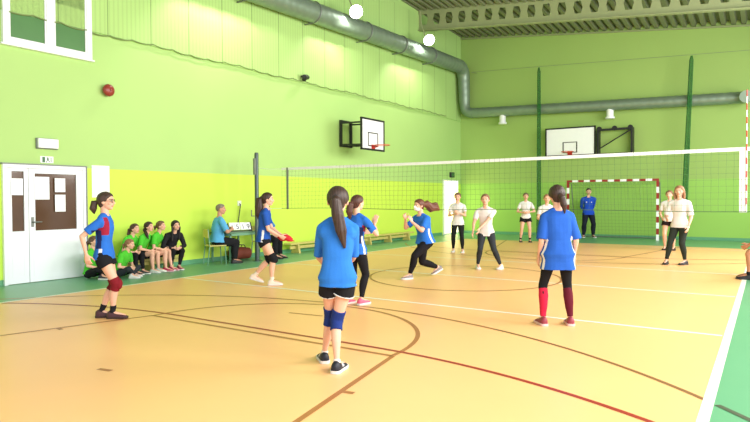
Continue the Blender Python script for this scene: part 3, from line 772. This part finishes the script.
        chain(g, [p, p+t1*.026*H, p+t1*.026*H+t2*.022*H, p+t1*.026*H+t2*.038*H], [.0085*H, .0065*H, .0058*H, .0045*H], 8)
    eball(g, HP(0, -.04, .1), ax, (.365*h, .44*h, .40*h), 20); eball(g, HP(0, .08, -.17), ax, (.285*h, .315*h, .33*h), 18)
    eball(g, HP(0, .25, -.42), ax, (.13*h, .11*h, .09*h), 10); eball(g, HP(0, .36, .13), ax, (.25*h, .06*h, .05*h), 10)
    chain(g, [HP(0, .385, .03), HP(0, .455, -.1), HP(0, .47, -.14)], [.04*h, .055*h, .06*h], 8)
    for s in (-1, 1):
        eball(g, HP(s*.37, -.04, -.05), ax, (.045*h, .10*h, .14*h), 10); eball(g, HP(s*.05, .43, -.15), ax, (.05*h, .045*h, .04*h), 8)
        eball(g, HP(s*.16, .31, .0), ax, (.085*h, .07*h, .06*h), 8); eball(g, HP(s*.2, .26, -.13), ax, (.11*h, .09*h, .08*h), 8)
    eball(g, HP(0, .375, -.25), ax, (.115*h, .05*h, .032*h), 8); eball(g, HP(0, .372, -.305), ax, (.10*h, .05*h, .032*h), 8)
    hs_, hb_, hc2 = [np.array(x, np.float32) for x in (hs, hb, hc)]; HCn = np.array(HC, np.float32)
    def bodycol(Pn):
        q = (Pn-HCn)/h; a, b, c = q@hs_, q@hb_, q@hc2
        col = np.tile(skin, (len(Pn), 1))
        def put(mask, rgb, w=1): col[mask] = col[mask]*(1-w)+npl(rgb)*w
        face = b > .12
        put(face & (np.abs(np.abs(a)-.2) < .1) & (np.abs(c+.14) < .08), (226, 140, 124), .16)
        put(face & (np.abs(a) < .13) & (np.abs(c+.278) < .05) & (b > .3), (200, 108, 100), .6)
        put(face & (np.hypot((np.abs(a)-.16)/.078, (c-.01)/.036) < 1), (222, 214, 206))
        put(face & (np.hypot(np.abs(a)-.16, c-.01) < .040), (58, 44, 36))
        put(face & (np.abs(np.abs(a)-.165) < .11) & (np.abs(c-.105+.15*(np.abs(a)-.16)**2) < .016), k.get('hair', (70, 50, 38)), .8)
        return col
    body = fuse(g, 'body', M['skin'], root, vox, bodycol, 2)
    # ---- hair
    hcol = npl(k.get('hair', (70, 50, 38))); style = k.get('style', 'pony')
    def hairline(x):
        az = math.atan2(abs(x.x), x.y); el = math.asin(max(-1, min(1, x.z)))
        lim = np.interp(az, [0, .6, 1.0, 1.35, 1.7, 2.2, PI], [.50, .40, .05, -.42 if style != 'crop' else .05, -.5 if style != 'crop' else -.1, -.8, -.95])
        w = max(0, min(1, (lim-el)/.14+.5)); sc_ = 1-.26*w
        return x*sc_
    g = G(); gg = G(); thick = k.get('hairthick', 1.05 if style != 'crop' else 1.0)
    gg.ball((0, 0, 0), (.405*h*thick, .485*h*thick, .445*h*thick), 36, 24, 0, hairline)
    c = HP(0, -.045, .105); g.add([c+hs*x+hb*y+hc*z_ for x, y, z_ in gg.v], gg.f)
    if style != 'crop': eball(g, HP(0, -.22, -.12), ax, (.30*h, .25*h, .30*h), 16)
    hair = fuse(g, 'hair', M['hair'], root, min(vox, .009), lambda Pn: np.clip(hcol[None, :]*(1+.25*np.sin(Pn[:, :1]*260+Pn[:, 2:]*40)), 0, 1), 1, .004, 45, (1, 1, .25))
    def strands(pts, r, n=9, nm='ponytail', spread=.45):
        g = G(); P_ = [V(p) for p in pts]; m = len(P_)
        rs = [r*h*(.55+.75*math.sin(PI*min(1, .12+.8*i/(m-1)))) for i in range(m)]; rs[-1] = r*h*.25
        chain(g, P_, [x*.8 for x in rs], 10)
        for j in range(n):
            a = 2*PI*j/n+random.random()*.5; Q = []
            for i, p in enumerate(P_):
                t = (P_[min(i+1, m-1)]-P_[max(i-1, 0)]).normalized(); o1 = t.orthogonal().normalized(); o2 = t.cross(o1)
                Q.append(p+(o1*math.cos(a+i*.25)+o2*math.sin(a+i*.25))*rs[i]*(.55+spread*i/m))
            chain(g, Q, [x*.42 for x in rs], 6)
        return fuse(g, nm, M['hair'], hair, min(vox, .008), lambda Pn: np.clip(hcol[None, :]*(1.05+.3*np.sin(Pn[:, :1]*300+Pn[:, 1:2]*210)), 0, 1), 1)
    if 'tail' in k:       # offsets from the head centre, own frame, in head heights, after the root at the back of the head
        rt = HP(*k.get('tailroot', (0, -.46, .1)))
        strands([rt]+[HC+V(p)*h for p in k['tail']], k.get('tailr', .13), nm=k.get('tailname', 'ponytail'), spread=k.get('spread', .45))
        g = G(); t = (HC+V(k['tail'][0])*h-rt).normalized(); o1 = t.orthogonal().normalized(); o2 = t.cross(o1); cc = rt+t*.04*h
        g.tube([cc+(o1*math.cos(q)+o2*math.sin(q))*.1*h for q in [2*PI*i/14 for i in range(14)]], .03*h, 6, closed=True); g.obj('hair_band', M['dark'], hair, True)
    if style == 'loose':
        g = G()
        for s in (-1, 1):
            for j in range(5):
                b0 = -.05-.09*j; base = HP(s*(.36-.05*j), b0, .1); ln = k.get('hairlen', 1.0)
                mid = HP(s*(.42-.055*j), b0-.02, -.3); end = HC+hs*(s*(.44-.07*j)*h)+hb*((b0-.02)*h)-V((0, 0, 1))*(.45+ln*.75)*h
                if b0 > -.3: end = end+rotz((0, 1, 0), tw)*(.05*h)
                chain(g, [base, mid, end], [.11*h, .12*h, .06*h], 8)
        fuse(g, 'loose_hair', M['hair'], hair, min(vox, .009), lambda Pn: np.clip(hcol[None, :]*(1.05+.3*np.sin(Pn[:, :1]*280+Pn[:, 1:2]*200)), 0, 1), 2, .004, 45, (1, 1, .25))
    if style == 'bun':
        g = G(); eball(g, HP(0, -.5, .18), ax, (.2*h, .17*h, .2*h), 14); fuse(g, 'hair_bun', M['hair'], hair, min(vox, .008), tuple(k.get('hair', (70, 50, 38))), 1, .006, 40)
    # ---- clothes
    def upper(nm, col, t0=-.03, sleeve=.75, off=.012, soff=.008, sflare=.009, waist=1.0, hem=1.0, neck=.318):
        g = G(); rings = []
        for t, a, b in prof:
            if t < t0-.001 or t > neck: continue
            kx = waist if t < .2 else 1
            rings.append((frame(t), a*H*kx*fat+off, b*H*kx*fat+off))
        t, a, b = t0, np.interp(t0, [x[0] for x in prof], [x[1] for x in prof]), np.interp(t0, [x[0] for x in prof], [x[2] for x in prof])
        a, b = max(a, .109 if t0 < 0 else .096), max(b, .076 if t0 < 0 else .066)
        rings.insert(0, (frame(t0), a*H*hem*fat+off*1.5, b*H*hem*fat+off*1.5))
        rings = [rings[0]]+[(fr, max(a, .104*H*fat*(hem if tt < 0 else waist)+off), max(b, .072*H*fat+off)) if tt < .03 else (fr, a, b) for (fr, a, b), tt in zip(rings[1:], [x[0] for x in prof if t0-.001 <= x[0] <= neck])]
        loft(g, [(fr[0], fr[1], fr[2], a, b) for fr, a, b in rings])
        for A in arms:
            arm_tube(g, A, 0, sleeve, soff, sflare)
            p, r = armpt(A, 0); chain(g, [p, frame(.25)[0]+us*A[0]*.06*H], [r+soff, .05*H+off*.5])
            chain(g, [p+ws*.004*H, frame(.305)[0]+us*A[0]*.03*H], [r+soff*.6, .030*H+off*.4])
        fr0 = frame(.1); cc, uu_, vv, ww = [np.array(x, np.float32) for x in fr0]
        def cf(Pn):
            q = (Pn-cc)/H
            return col(q@uu_, q@vv, q@ww+.1) if callable(col) else np.tile(npl(col), (len(Pn), 1))
        return fuse(g, nm, M['cloth'], root, max(vox*.9, .007), cf, 2, k.get('wr', .010), 9, (1, 1, .7))
    def lower(nm, col, end, off=.008, flare=0, top=.005, fn=None):
        g = G(); rings = []
        for t, a, b in prof:
            if t > top: break
            rings.append((frame(t), a*H*fat+min(off, .006), b*H*fat+min(off, .006)))
        loft(g, [(fr[0], fr[1], fr[2], a, b) for fr, a, b in rings])
        for L in legs: leg_tube(g, L, 0, end, off, flare); p, r = legpt(L, 0); g.ball(p, r+min(off, .006), 16, 10)
        return fuse(g, nm, M['cloth'], root, max(vox*.9, .007), fn or col, 2, .004 if flare == 0 else .008, 10)
    if 'shirt' in k: upper(k.get('shirtname', 'shirt'), k['shirt'], **k.get('shirtk', {}))
    if 'shorts' in k:
        e = k.get('shortsend', .42); sc2 = k['shorts']
        so = lower('shorts', sc2, e, .014, .016)
        if 'trim' in k:
            for L in legs:
                g = G(); leg_tube(g, L, e-.015, e+.015, .014+.019, 0, 18); fuse(g, 'hem_trim', M['cloth'], so, .007, k['trim'], 1)
    if 'leggings' in k: lower('leggings', k['leggings'], k.get('legend', 1.9), .005)
    if 'trousers' in k: lower('trousers', k['trousers'], 1.93, .014, .012)
    def leg_part(nm, L, a, b, off, col, pad=False):
        g = G(); leg_tube(g, L, a, b, off, 0, 16, .05)
        if pad:
            s, hip, knee, ank, fwd, fp = L; p = knee+fwd*.022*H; eball(g, p, (V((1, 0, 0)), V((0, 1, 0)), V((0, 0, 1))), (.032*H, .028*H, .045*H), 12)
        return fuse(g, nm, M['cloth'], root, min(vox, .008), col, 1, .003, 20)
    for key, i in (('l', 0), ('r', 1)):
        L = legs[i]
        if 'pad'+key in k: leg_part('knee_pad', L, *k.get('padrange', (.84, 1.2)), .011, k['pad'+key], True)
        if 'sleeve'+key in k: leg_part('leg_sleeve', L, 1.08, 1.93, .008, k['sleeve'+key])
        if 'sock' in k: leg_part('sock', L, k.get('sockh', 1.72), 1.99, .007, k['sock'])
        # shoe
        s, hip, knee, ank, fwd, fp = L
        fv = fwd*math.cos(fp)-V((0, 0, 1))*math.sin(fp); uv = fwd*math.sin(fp)+V((0, 0, 1))*math.cos(fp); sv = fwd.cross(V((0, 0, 1)))
        Lf = .162*H; o0 = ank-uv*.046*H
        prof_s = [(-.26, .05, .20), (-.24, .12, .31), (-.14, .165, .40), (-.02, .17, .42), (.1, .165, .37), (.22, .172, .30), (.36, .19, .25), (.5, .20, .21), (.62, .175, .175), (.70, .12, .14), (.735, .05, .10)]
        g = G(); vs = []; n = 14
        for y, wd_, tp in prof_s:
            for j in range(n):
                q = PI*j/(n-1); cxx = math.cos(q); vs.append(o0+fv*(y*Lf)+sv*(cxx*wd_*Lf*(1 if j not in (0, n-1) else .97))+uv*((.05+(tp-.05)*max(0, math.sin(q))**.8)*Lf))
        m = len(prof_s); fs = [(i*n+j, i*n+j+1, (i+1)*n+j+1, (i+1)*n+j) for i in range(m-1) for j in range(n-1)]
        fs += [(i*n, (i+1)*n, (i+1)*n+n-1, i*n+n-1) for i in range(m-1)]; fs += [tuple(range(n)), tuple((m-1)*n+j for j in range(n))]
        g.add(vs, fs); so = g.obj('shoe', M['shoe'], root, True)
        me = so.data; at = me.color_attributes.new('Col', 'FLOAT_COLOR', 'POINT')
        cc = []
        for i in range(m):
            for j in range(n):
                y = prof_s[i][0]; stripe = k.get('shoestripe') and (.12 < y < .3 and j in (2, 3, 4, 9, 10, 11))
                cc.append((*lin(k['shoestripe'] if stripe else k.get('shoe', (40, 40, 44))), 1))
        at.data.foreach_set('color', [x for y in cc for x in y])
        g = G(); vs = []
        out = [(y*1.03, wd_*1.06+.012) for y, wd_, tp in prof_s]
        ring = [(y, w_) for y, w_ in out]+[(y, -w_) for y, w_ in reversed(out)]
        for zz in (0, .035, .105):
            for y, w_ in ring: vs.append(o0+fv*(y*Lf)+sv*(w_*Lf*(.94 if zz == 0 else 1))+uv*(zz*Lf+(.05*Lf if y > .6 and zz == 0 else 0)*.4))
        nr = len(ring); fs = [(i*nr+j, i*nr+(j+1) % nr, (i+1)*nr+(j+1) % nr, (i+1)*nr+j) for i in range(2) for j in range(nr)]+[tuple(range(nr)), tuple(2*nr+j for j in range(nr))]
        g.add(vs, fs); sm = g.obj('sole', M['shoe'], so, True)
        at = sm.data.color_attributes.new('Col', 'FLOAT_COLOR', 'POINT'); at.data.foreach_set('color', list((*lin(k.get('sole', (232, 230, 226))), 1))*len(vs))
    if k.get('glasses'):
        g = G()
        for s in (-1, 1):
            g.tube([HP(s*.165+.115*math.cos(q), .43-.05*abs(math.cos(q)), .0+.085*math.sin(q)) for q in [2*PI*i/16 for i in range(16)]], .014*h, 6, closed=True)
            g.tube([HP(s*.28, .39, .02), HP(s*.385, .2, .02), HP(s*.395, -.06, .0)], .012*h, 6)
        g.tube([HP(-.05, .445, .02), HP(.05, .445, .02)], .012*h, 6); g.obj('glasses', M['black'], root, True)
    if k.get('mask'):
        g = G(); eball(g, HP(0, .15, -.24), ax, (.275*h, .335*h, .26*h), 18); chain(g, [HP(0, .42, -.05), HP(0, .45, -.14)], [.06*h, .085*h])
        fuse(g, 'face_mask', M['cloth'], root, min(vox, .007), k['mask'], 1)
    return root, arms, legs, HP
BLUE, ROYAL, BLK, WHT = (42, 106, 196), (38, 88, 176), (26, 26, 30), (224, 222, 220)
def jersey(base, stripe=WHT, side=None, red=None, lo=-.2, hi=.17, mode='side'):
    b, s_, sd_, rd = npl(base), npl(stripe), npl(side) if side else None, npl(red) if red else None
    def f(u, v, t):
        c = np.tile(b, (len(u), 1)); au = np.abs(u)
        if rd is not None:
            m = (t > .16) & (t < .30) & (au > .045) & (au < .10) & (v > -.02); c[m] = rd
            m = (t > .05) & (t < .2) & (au > .07) & (v > -.05) & (v < .005); c[m] = npl((26, 40, 90))
        if sd_ is not None: m = (au > .078) & (v > -.03) & (v < .03) & (t < .26) & (au < .12); c[m] = sd_
        if mode == 'back': m = (au > .07) & (v > -.042) & (v < -.020) & (t > lo) & (t < hi) & (au < .14)
        else: m = (au > .06) & (v > -.012) & (v < .012) & (t > lo) & (t < hi) & (au < .14)
        c[m] = s_
        return c
    return f
# --- blue team
person('girl with glasses in blue and red jersey and red knee pads, nearest the white door', (2.38, -6.05), -50, 1.58, .0055,
    pw=(2.36, -6.06), pz=.515, frw=(2.46, -6.02), flw=(2.27, -6.06), fryaw=-4, flyaw=6, lean=2, hyaw=-4, hpitch=2,
    hr=(.11, -.11, .525), hl=(-.11, -.03, .50), er=(.3, -1, -.2), cr=.45, shirt=jersey(BLUE, red=(150, 34, 60), hi=.05), shirtk=dict(t0=-.035, sleeve=.72),
    shorts=BLK, shortsend=.34, padrange=(.8, 1.22), padl=(104, 24, 32), padr=(122, 26, 36), fat=.92, sock=(30, 30, 36), sockh=1.74, shoe=(74, 42, 50), sole=(60, 44, 44), hair=(66, 48, 40),
    tail=[(0, -.68, -.1), (0, -.74, -.42), (.02, -.68, -.72)], tailroot=(0, -.46, .0), tailr=.15, glasses=True)
person('girl with long ponytail, black shorts and blue knee pads, seen from behind nearest the camera', (6.15, -6.23), 30, 1.58, .0055,
    pw=(6.225, -6.25), pz=.515, flw=(5.98, -6.14), frw=(6.27, -6.33), flyaw=18, fryaw=-14, kl=(.55, 1, .1), kr=(-.55, 1, .1), broad=.88, legfat=.94, fat=.91, lean=3, hyaw=0, hpitch=-2,
    hr=(.07, .17, .56), hl=(-.07, .17, .56), er=(.35, -.5, -1), el=(-.35, -.5, -1), shirt=jersey((46, 116, 200), (46, 116, 200)), shirtk=dict(t0=-.05, sleeve=.98, soff=.006, sflare=.008, waist=1.1, hem=1.0),
    shorts=BLK, shortsend=.36, trim=WHT, padrange=(.76, 1.24), padl=(30, 50, 116), padr=(30, 50, 116), headsize=1.07, sock=(225, 215, 205), sockh=1.9, shoe=(26, 28, 40), shoestripe=WHT, sole=WHT, hair=(60, 44, 38),
    tail=[(0, -.70, .0), (.08, -.72, -.5), (.2, -.68, -1.1), (.32, -.6, -1.75)], tailroot=(0, -.47, .12), tailr=.16, hairthick=1.05)
person('girl in blue jersey with one hand raised, behind the girl with blue knee pads', (4.46, -3.56), -8, 1.52, .0065,
    pw=(4.5, -3.56), frw=(4.58, -3.55), flw=(4.36, -3.6), lean=3, hr=(.13, .15, .75), hl=(-.04, .19, .66), dr=(.1, .25, 1), pr=(-.3, 1, 0), cr=.25, er=(.8, .1, -1), el=(-.6, -.4, -1),
    shirt=jersey(BLUE, red=(140, 36, 60), hi=.12), shirtk=dict(t0=-.05, sleeve=.78), leggings=BLK, shoe=(216, 90, 120), sole=WHT, hair=(78, 48, 40), hyaw=-8,
    tail=[(-.05, -.68, -.1), (-.1, -.72, -.6), (-.12, -.66, -1.1)], tailr=.18, hairthick=1.04)
person('girl from behind in oversized blue jersey with one pink and one maroon calf sleeve', (7.31, -3.40), 32, 1.61, .0055, broad=.85,
    pw=(7.31, -3.40), flw=(7.17, -3.50), frw=(7.44, -3.33), flyaw=8, fryaw=-8, lean=2, hl=(-.125, .05, .50), hr=(.135, .06, .50), er=(.25, -1, 0), el=(-.25, -1, 0), pr=(-.6, -.6, 0),
    shirt=jersey(ROYAL, lo=-.3, hi=.13, mode='back'), shirtk=dict(t0=-.115, sleeve=.98, soff=.014, sflare=.016, waist=1.18, hem=1.06), leggings=BLK, sleevel=(196, 32, 64), sleever=(92, 22, 38),
    legfat=.88, shoe=(140, 52, 66), sole=(226, 190, 190), hair=(58, 42, 36), tail=[(.1, -.62, -.12), (.2, -.62, -.5), (.26, -.58, -.95)], tailr=.15, tailname='braid', spread=.1, hairthick=1.08)
gr_, ga, gl, gh_ = person('long-haired girl in blue jersey and black knee pads holding a red cloth', (1.96, -2.83), -50, 1.60, .006,
    pw=(1.99, -2.84), pz=.515, frw=(2.16, -2.82), flw=(1.78, -2.86), flpitch=18, lean=7, hr=(.07, .19, .54), hl=(-.05, .21, .54), er=(.5, -1, -.3), el=(-.5, -1, -.3), pr=(-1, .2, .3), cr=.8, cl=.8,
    shirt=jersey((36, 82, 166), hi=.09), shirtk=dict(t0=-.04, sleeve=.74), shorts=BLK, shortsend=.28, padrange=(.74, 1.1), padl=BLK, padr=BLK, sock=(232, 216, 200), sockh=1.8,
    shoe=(236, 214, 196), sole=WHT, hair=(62, 42, 36), tail=[(0, -.66, -.05), (0, -.70, -.6), (0, -.68, -1.2), (.03, -.62, -1.75)], tailr=.24, hairthick=1.04)
person('crouching girl in blue jersey with white face mask and brown hair flying back', (3.95, -.58), 158, 1.60, .007,
    pw=(3.97, -.56), pz=.44, flw=(3.80, -.86), frw=(4.06, -.20), flyaw=0, fryaw=-10, frpitch=24, lean=13, ptilt=.7, hpitch=0, hyaw=-4, hr=(.05, .23, .70), hl=(-.06, .22, .67), er=(.7, -.3, -1), el=(-.7, -.3, -1), dr=(-.2, .5, 1), dl=(.2, .5, 1), cr=.6, cl=.6,
    kl=(-.25, 1, .2), kr=(.15, 1, .1), shirt=jersey((44, 110, 204), hi=.15), shirtk=dict(t0=-.02, sleeve=.78), leggings=(24, 22, 26), fat=1.18, shoe=(128, 120, 118), sole=WHT, hair=(104, 62, 46), mask=(240, 240, 240),
    tail=[(.0, -.85, .12), (.05, -1.35, -.22), (.0, -1.8, -.12), (.1, -2.35, -.42)], tailr=.24, spread=.9)
# --- white team
person('girl in white shirt with bent arms standing in front of the bright corner door', (2.2, 4.53), 200, 1.62, .009,
    frw=(2.05, 4.55), flw=(2.36, 4.50), hr=(.04, .16, .66), hl=(-.03, .17, .69), er=(.8, -.5, -.7), el=(-.8, -.5, -.7), cr=.7, cl=.7, shirt=WHT, shirtk=dict(t0=-.05, sleeve=.6), leggings=(28, 32, 32), shoe=WHT, sole=WHT,
    hair=(120, 88, 66), tail=[(0, -.66, -.1), (0, -.66, -.6)])
person('girl in white shirt bending forward with joined hands and white shoes just beyond the net', (4.34, 1.38), 196, 1.62, .0085,
    pw=(4.36, 1.42), pz=.49, frw=(4.22, 1.30), flw=(4.66, 1.50), fryaw=14, flyaw=-14, lean=12, ptilt=.6, hr=(.12, .20, .50), hl=(.07, .22, .50), er=(.6, -.6, -.7), el=(-.6, -.2, -1), cr=.4, cl=.4, dr=(.1, .5, -.8), dl=(.2, .5, -.8),
    shirt=(222, 214, 212), shirtk=dict(t0=-.05, sleeve=.66), leggings=(48, 52, 56), shoe=WHT, sole=WHT, hair=(132, 96, 70), tail=[(0, -.66, -.1), (0, -.66, -.6)], hpitch=4)
person('girl in white shirt and black shorts standing far back left of the goal', (2.48, 9.24), 205, 1.64, .01,
    frw=(2.32, 9.17), flw=(2.62, 9.26), hr=(.07, .15, .62), hl=(-.07, .15, .63), er=(.9, -.5, -.5), el=(-.9, -.5, -.5), shirt=WHT, shirtk=dict(t0=-.03, sleeve=.66), shorts=BLK, shortsend=.42, sock=BLK, sockh=1.8, shoe=BLK, sole=BLK, hair=(110, 80, 60), tail=[(0, -.66, -.1), (0, -.66, -.6)])
person('girl in white shirt mostly hidden behind the girl with pink and maroon calf sleeves', (4.60, 4.80), 205, 1.56, .009,
    hr=(.08, .15, .6), hl=(-.08, .15, .6), er=(.6, -.8, -.5), el=(-.6, -.8, -.5), shirt=WHT, shirtk=dict(t0=-.05, sleeve=.6), leggings=BLK, shoe=WHT, sole=WHT, hair=(150, 110, 80), tail=[(0, -.66, -.1), (0, -.66, -.6)])
person('girl in white shirt and dark leggings with loose fair hair, standing right of the goal', (7.72, 4.38), 168, 1.72, .008,
    pw=(7.73, 4.36), frw=(7.47, 4.28), flw=(7.84, 4.36), fryaw=10, flyaw=-16, hr=(.10, .17, .60), hl=(-.14, .10, .50), er=(.6, -.8, -.5), el=(-.5, -1, -.2), hyaw=8, shirt=(224, 218, 216), shirtk=dict(t0=-.04, sleeve=.92, soff=.014), leggings=(44, 50, 44), shoe=(34, 32, 36), sole=(60, 56, 56),
    hair=(160, 112, 80), style='loose', hairlen=.5)
person('girl in white shirt and black shorts half hidden behind the fair-haired girl', (7.03, 8.26), 178, 1.66, .0095,
    hr=(.10, .12, .56), hl=(-.12, .10, .54), shirt=WHT, shirtk=dict(t0=-.03, sleeve=.66), shorts=(40, 26, 28), shortsend=.4, shoe=(60, 40, 40), sole=BLK, hair=(130, 92, 68), tail=[(0, -.66, -.1), (0, -.66, -.6)])
def jacket(u, v, t):
    c = np.tile(npl((28, 72, 186)), (len(u), 1))
    c[(t > .2) & (t < .225) & (u > .04) & (u < .06) & (v > 0)] = npl(WHT); c[(t > .2) & (t < .22) & (u < -.04) & (u > -.055) & (v > 0)] = npl(WHT)
    return c
person('man in blue tracksuit top with hands behind his back standing inside the goal', (3.72, 12.62), 205, 1.82, .0095,
    fl=(-.17, 0), fr=(.17, 0), flyaw=12, fryaw=-12, hr=(.05, -.11, .52), hl=(-.05, -.11, .51), er=(1, -.5, 0), el=(-1, -.5, 0), broad=1.12, fat=1.08, shirt=jacket, shirtname='jacket', shirtk=dict(t0=-.05, sleeve=1.9, soff=.014, sflare=.004), trousers=(26, 30, 44), shoe=(60, 60, 70), sole=WHT, hair=(44, 36, 32), style='crop')
# --- officials
person('grey-haired man in light blue polo sitting at the left end of the score table', (-1.36, -.94), -26, 1.72, .008,
    pz=.318, lean=8, fl=(-.12, .40), fr=(.14, .36), hl=(-.07, .17, .465), hr=(.07, .18, .465), er=(1, -.5, -.6), el=(-1, -.5, -.6), fat=1.12, broad=1.12, shirt=(92, 172, 220), shirtname='polo_shirt', shirtk=dict(t0=-.02, sleeve=.85, soff=.016, waist=1.2, hem=1.15),
    trousers=(30, 30, 34), shoe=(40, 38, 40), sole=(50, 48, 48), hair=(128, 116, 104), style='crop', skin=(206, 150, 124), hyaw=-20)
person('person in dark trousers sitting right of the score table behind the long-haired girl', (-1.38, .62), -76, 1.66, .009,
    pz=.32, lean=8, fl=(-.13, .40), fr=(.13, .42), hl=(-.07, .22, .36), hr=(.07, .22, .36), er=(1, -.5, -.3), el=(-1, -.5, -.3), shirt=(70, 130, 190), shirtk=dict(t0=-.02, sleeve=.8, soff=.016), trousers=(26, 26, 30), shoe=(40, 38, 40), sole=(50, 48, 48), hair=(84, 64, 50), style='crop')
# --- girls in green by the wall
GRN = (82, 196, 56)
K = dict(shirt=GRN, shirtk=dict(t0=-.01, sleeve=.72), er=(1, -.6, -.3), el=(-1, -.6, -.3), vox=.008, group=None)
def kid(label, loc, deg, H, **k):
    d = dict(K); d.update(k); d.pop('group'); return person(label, loc, deg, H, **d)
SIT = dict(pz=.258, lean=24, hpitch=6, fl=(-.09, .36), fr=(.10, .34), hl=(-.05, .21, .32), hr=(.06, .20, .32))
XK = dict(pz=.078, lean=14, fl=(.10, .30), fr=(-.10, .24), kl=(-1, .45, .5), kr=(1, .45, .5), hl=(-.07, .17, .14), hr=(.07, .18, .15))
kid('girl in green shirt sitting on the floor just behind the girl with glasses', (-1.44, -4.0), -66, 1.42, **{**XK, 'lean': 8}, leggings=BLK, shoe=(60, 60, 66), hair=(96, 70, 54), tail=[(0, -.66, -.1), (0, -.7, -.5)])
kid('girl in green shirt leaning forward on the bench behind the cross-legged girl with white shoes', (-1.5, -3.24), -70, 1.42, **{**SIT, 'lean': 30}, leggings=BLK, shoe=(70, 70, 76), hair=(72, 48, 38), tail=[(0, -.68, -.1), (0, -.74, -.6), (0, -.7, -.9)])
kid('girl in green shirt sitting cross-legged on the floor in front of the bench, white shoes', (-1.08, -3.62), -62, 1.36, **{**XK, 'lean': 26}, leggings=(48, 52, 60), hpitch=-4, shoe=WHT, sole=WHT, hair=(140, 100, 74), tail=[(0, -.66, -.1), (0, -.7, -.5)])
kid('girl in green shirt with dark braid over her shoulder sitting on the bench', (-1.5, -2.88), -66, 1.43, **SIT, shorts=BLK, shortsend=.6, shoe=(214, 226, 214), hair=(54, 38, 34), tail=[(.25, -.4, -.3), (.45, .0, -.8), (.45, .2, -1.3)], tailroot=(.2, -.38, -.1), tailname='braid')
kid('girl in green shirt with pink shoes sitting on the bench beside the dark-dressed girl', (-1.5, -2.60), -60, 1.44, **{**SIT, 'fl': (-.05, .40), 'fr': (.14, .36)}, shorts=(40, 34, 34), shortsend=.55, shoe=(170, 48, 84), sole=(230, 180, 190), hair=(112, 82, 62), tail=[(0, -.66, -.1), (0, -.7, -.5)])
kid('girl with long black hair in dark clothes sitting at the right end of the bench', (-1.52, -2.12), -100, 1.46, **{**SIT, 'lean': 30, 'fl': (-.02, .34), 'fr': (.16, .32)}, hroll=-8, shirt=(36, 36, 40), shirtname='jacket', shirtk=dict(t0=-.02, sleeve=1.85, soff=.014, sflare=.004), leggings=(26, 26, 30), shoe=(150, 50, 84), hair=(30, 24, 26), style='loose', hairlen=1.5, hairthick=1.12)
# --- person at the right edge of the picture
person('person with black shoes sitting on a chair beside the right sideline at the picture edge', (9.49, 2.36), 90, 1.7, .0085,
    pz=.32, lean=12, fl=(-.1, .40), fr=(.14, .40), hl=(-.08, .24, .37), hr=(.08, .24, .37), er=(1, -.5, -.3), el=(-1, -.5, -.3), shirt=(36, 40, 46), shirtk=dict(t0=-.02, sleeve=.8, soff=.016), shorts=BLK, shortsend=.7, skin=(190, 130, 100), sock=BLK, sockh=1.82, shoe=(30, 30, 34), sole=(40, 40, 44), hair=(50, 38, 34), style='crop')
chair((9.53, 2.36, 0), PI/2, 'wooden chair with green legs beside the right sideline')
# red cloth in the girl's hands
wr = [gr_.matrix_basis @ A[3] for A in ga]; mid = (wr[0]+wr[1])/2
fwd_ = rotz((0, 1, 0), math.radians(-50)); rt_ = rotz((1, 0, 0), math.radians(-50))
g = G(); hh = G(); hh.ball((0, 0, 0), 1, 28, 18)
vs = []
for x, y, z_ in hh.v:
    d = 1+.35*noise.noise((x*2.2, y*2.2, z_*2.2))+.2*noise.noise((x*5, y*5, z_*5)); drop = -.05*max(0, y)
    vs.append(tuple(mid+fwd_*(.085+y*.125*d)+rt_*(x*.055*d)+V((0, 0, -.035+z_*.06*d+drop))))
g.add(vs, hh.f); tag(g.obj('red_cloth', M['redcloth'], None, True), 'crumpled red cloth held in the hands of the long-haired girl', 'cloth')



# ================================================================== LIGHT
sc = bpy.context.scene
wd = bpy.data.worlds.new('world'); sc.world = wd; wd.use_nodes = True
bg = wd.node_tree.nodes['Background']; bg.inputs[0].default_value = (.93, .97, 1.0, 1); bg.inputs[1].default_value = 1.0
def area(name, loc, tgt, sx, sy, e, col=(1, 1, 1)):
    l = bpy.data.lights.new(name, 'AREA'); l.shape = 'RECTANGLE'; l.size = sx; l.size_y = sy; l.energy = e; l.color = col
    o = bpy.data.objects.new(name, l); C.objects.link(o); o.location = loc
    o.rotation_euler = (V(tgt)-V(loc)).to_track_quat('-Z', 'Y').to_euler(); return o
for i, y in enumerate((-8, -1, 6)):
    area('window_daylight', (12.2, y, 4.2), (0, y+.5, 1.5), 5.5, 3.2, 620, (1, .98, .94))
def spot(loc, tgt, e, ang, blend=.4, col=(1, .97, .9), size=.1):
    l = bpy.data.lights.new('flood_and_added_spot', 'SPOT'); l.energy = e; l.spot_size = math.radians(ang); l.spot_blend = blend; l.color = col; l.shadow_soft_size = size
    o = bpy.data.objects.new('flood_and_added_spot', l); C.objects.link(o); o.location = loc
    o.rotation_euler = (V(tgt)-V(loc)).to_track_quat('-Z', 'Y').to_euler(); return o
spot((11.5, -2, 4.5), (-1.05, 13.29, 1.62), 900, 4.2, .7, (1, .95, .6), .12)  # added beam without a fixture, makes a warm glow on the back wall
for y, zz in ((-.5, 7.0), (4.1, 7.05), (8.6, 7.2)):
    spot((-.8, y, zz), (-1.9, y+.3, 5.2), 260, 120)
sc.view_settings.view_transform = 'Standard'; sc.view_settings.look = 'None'; sc.view_settings.exposure = .28
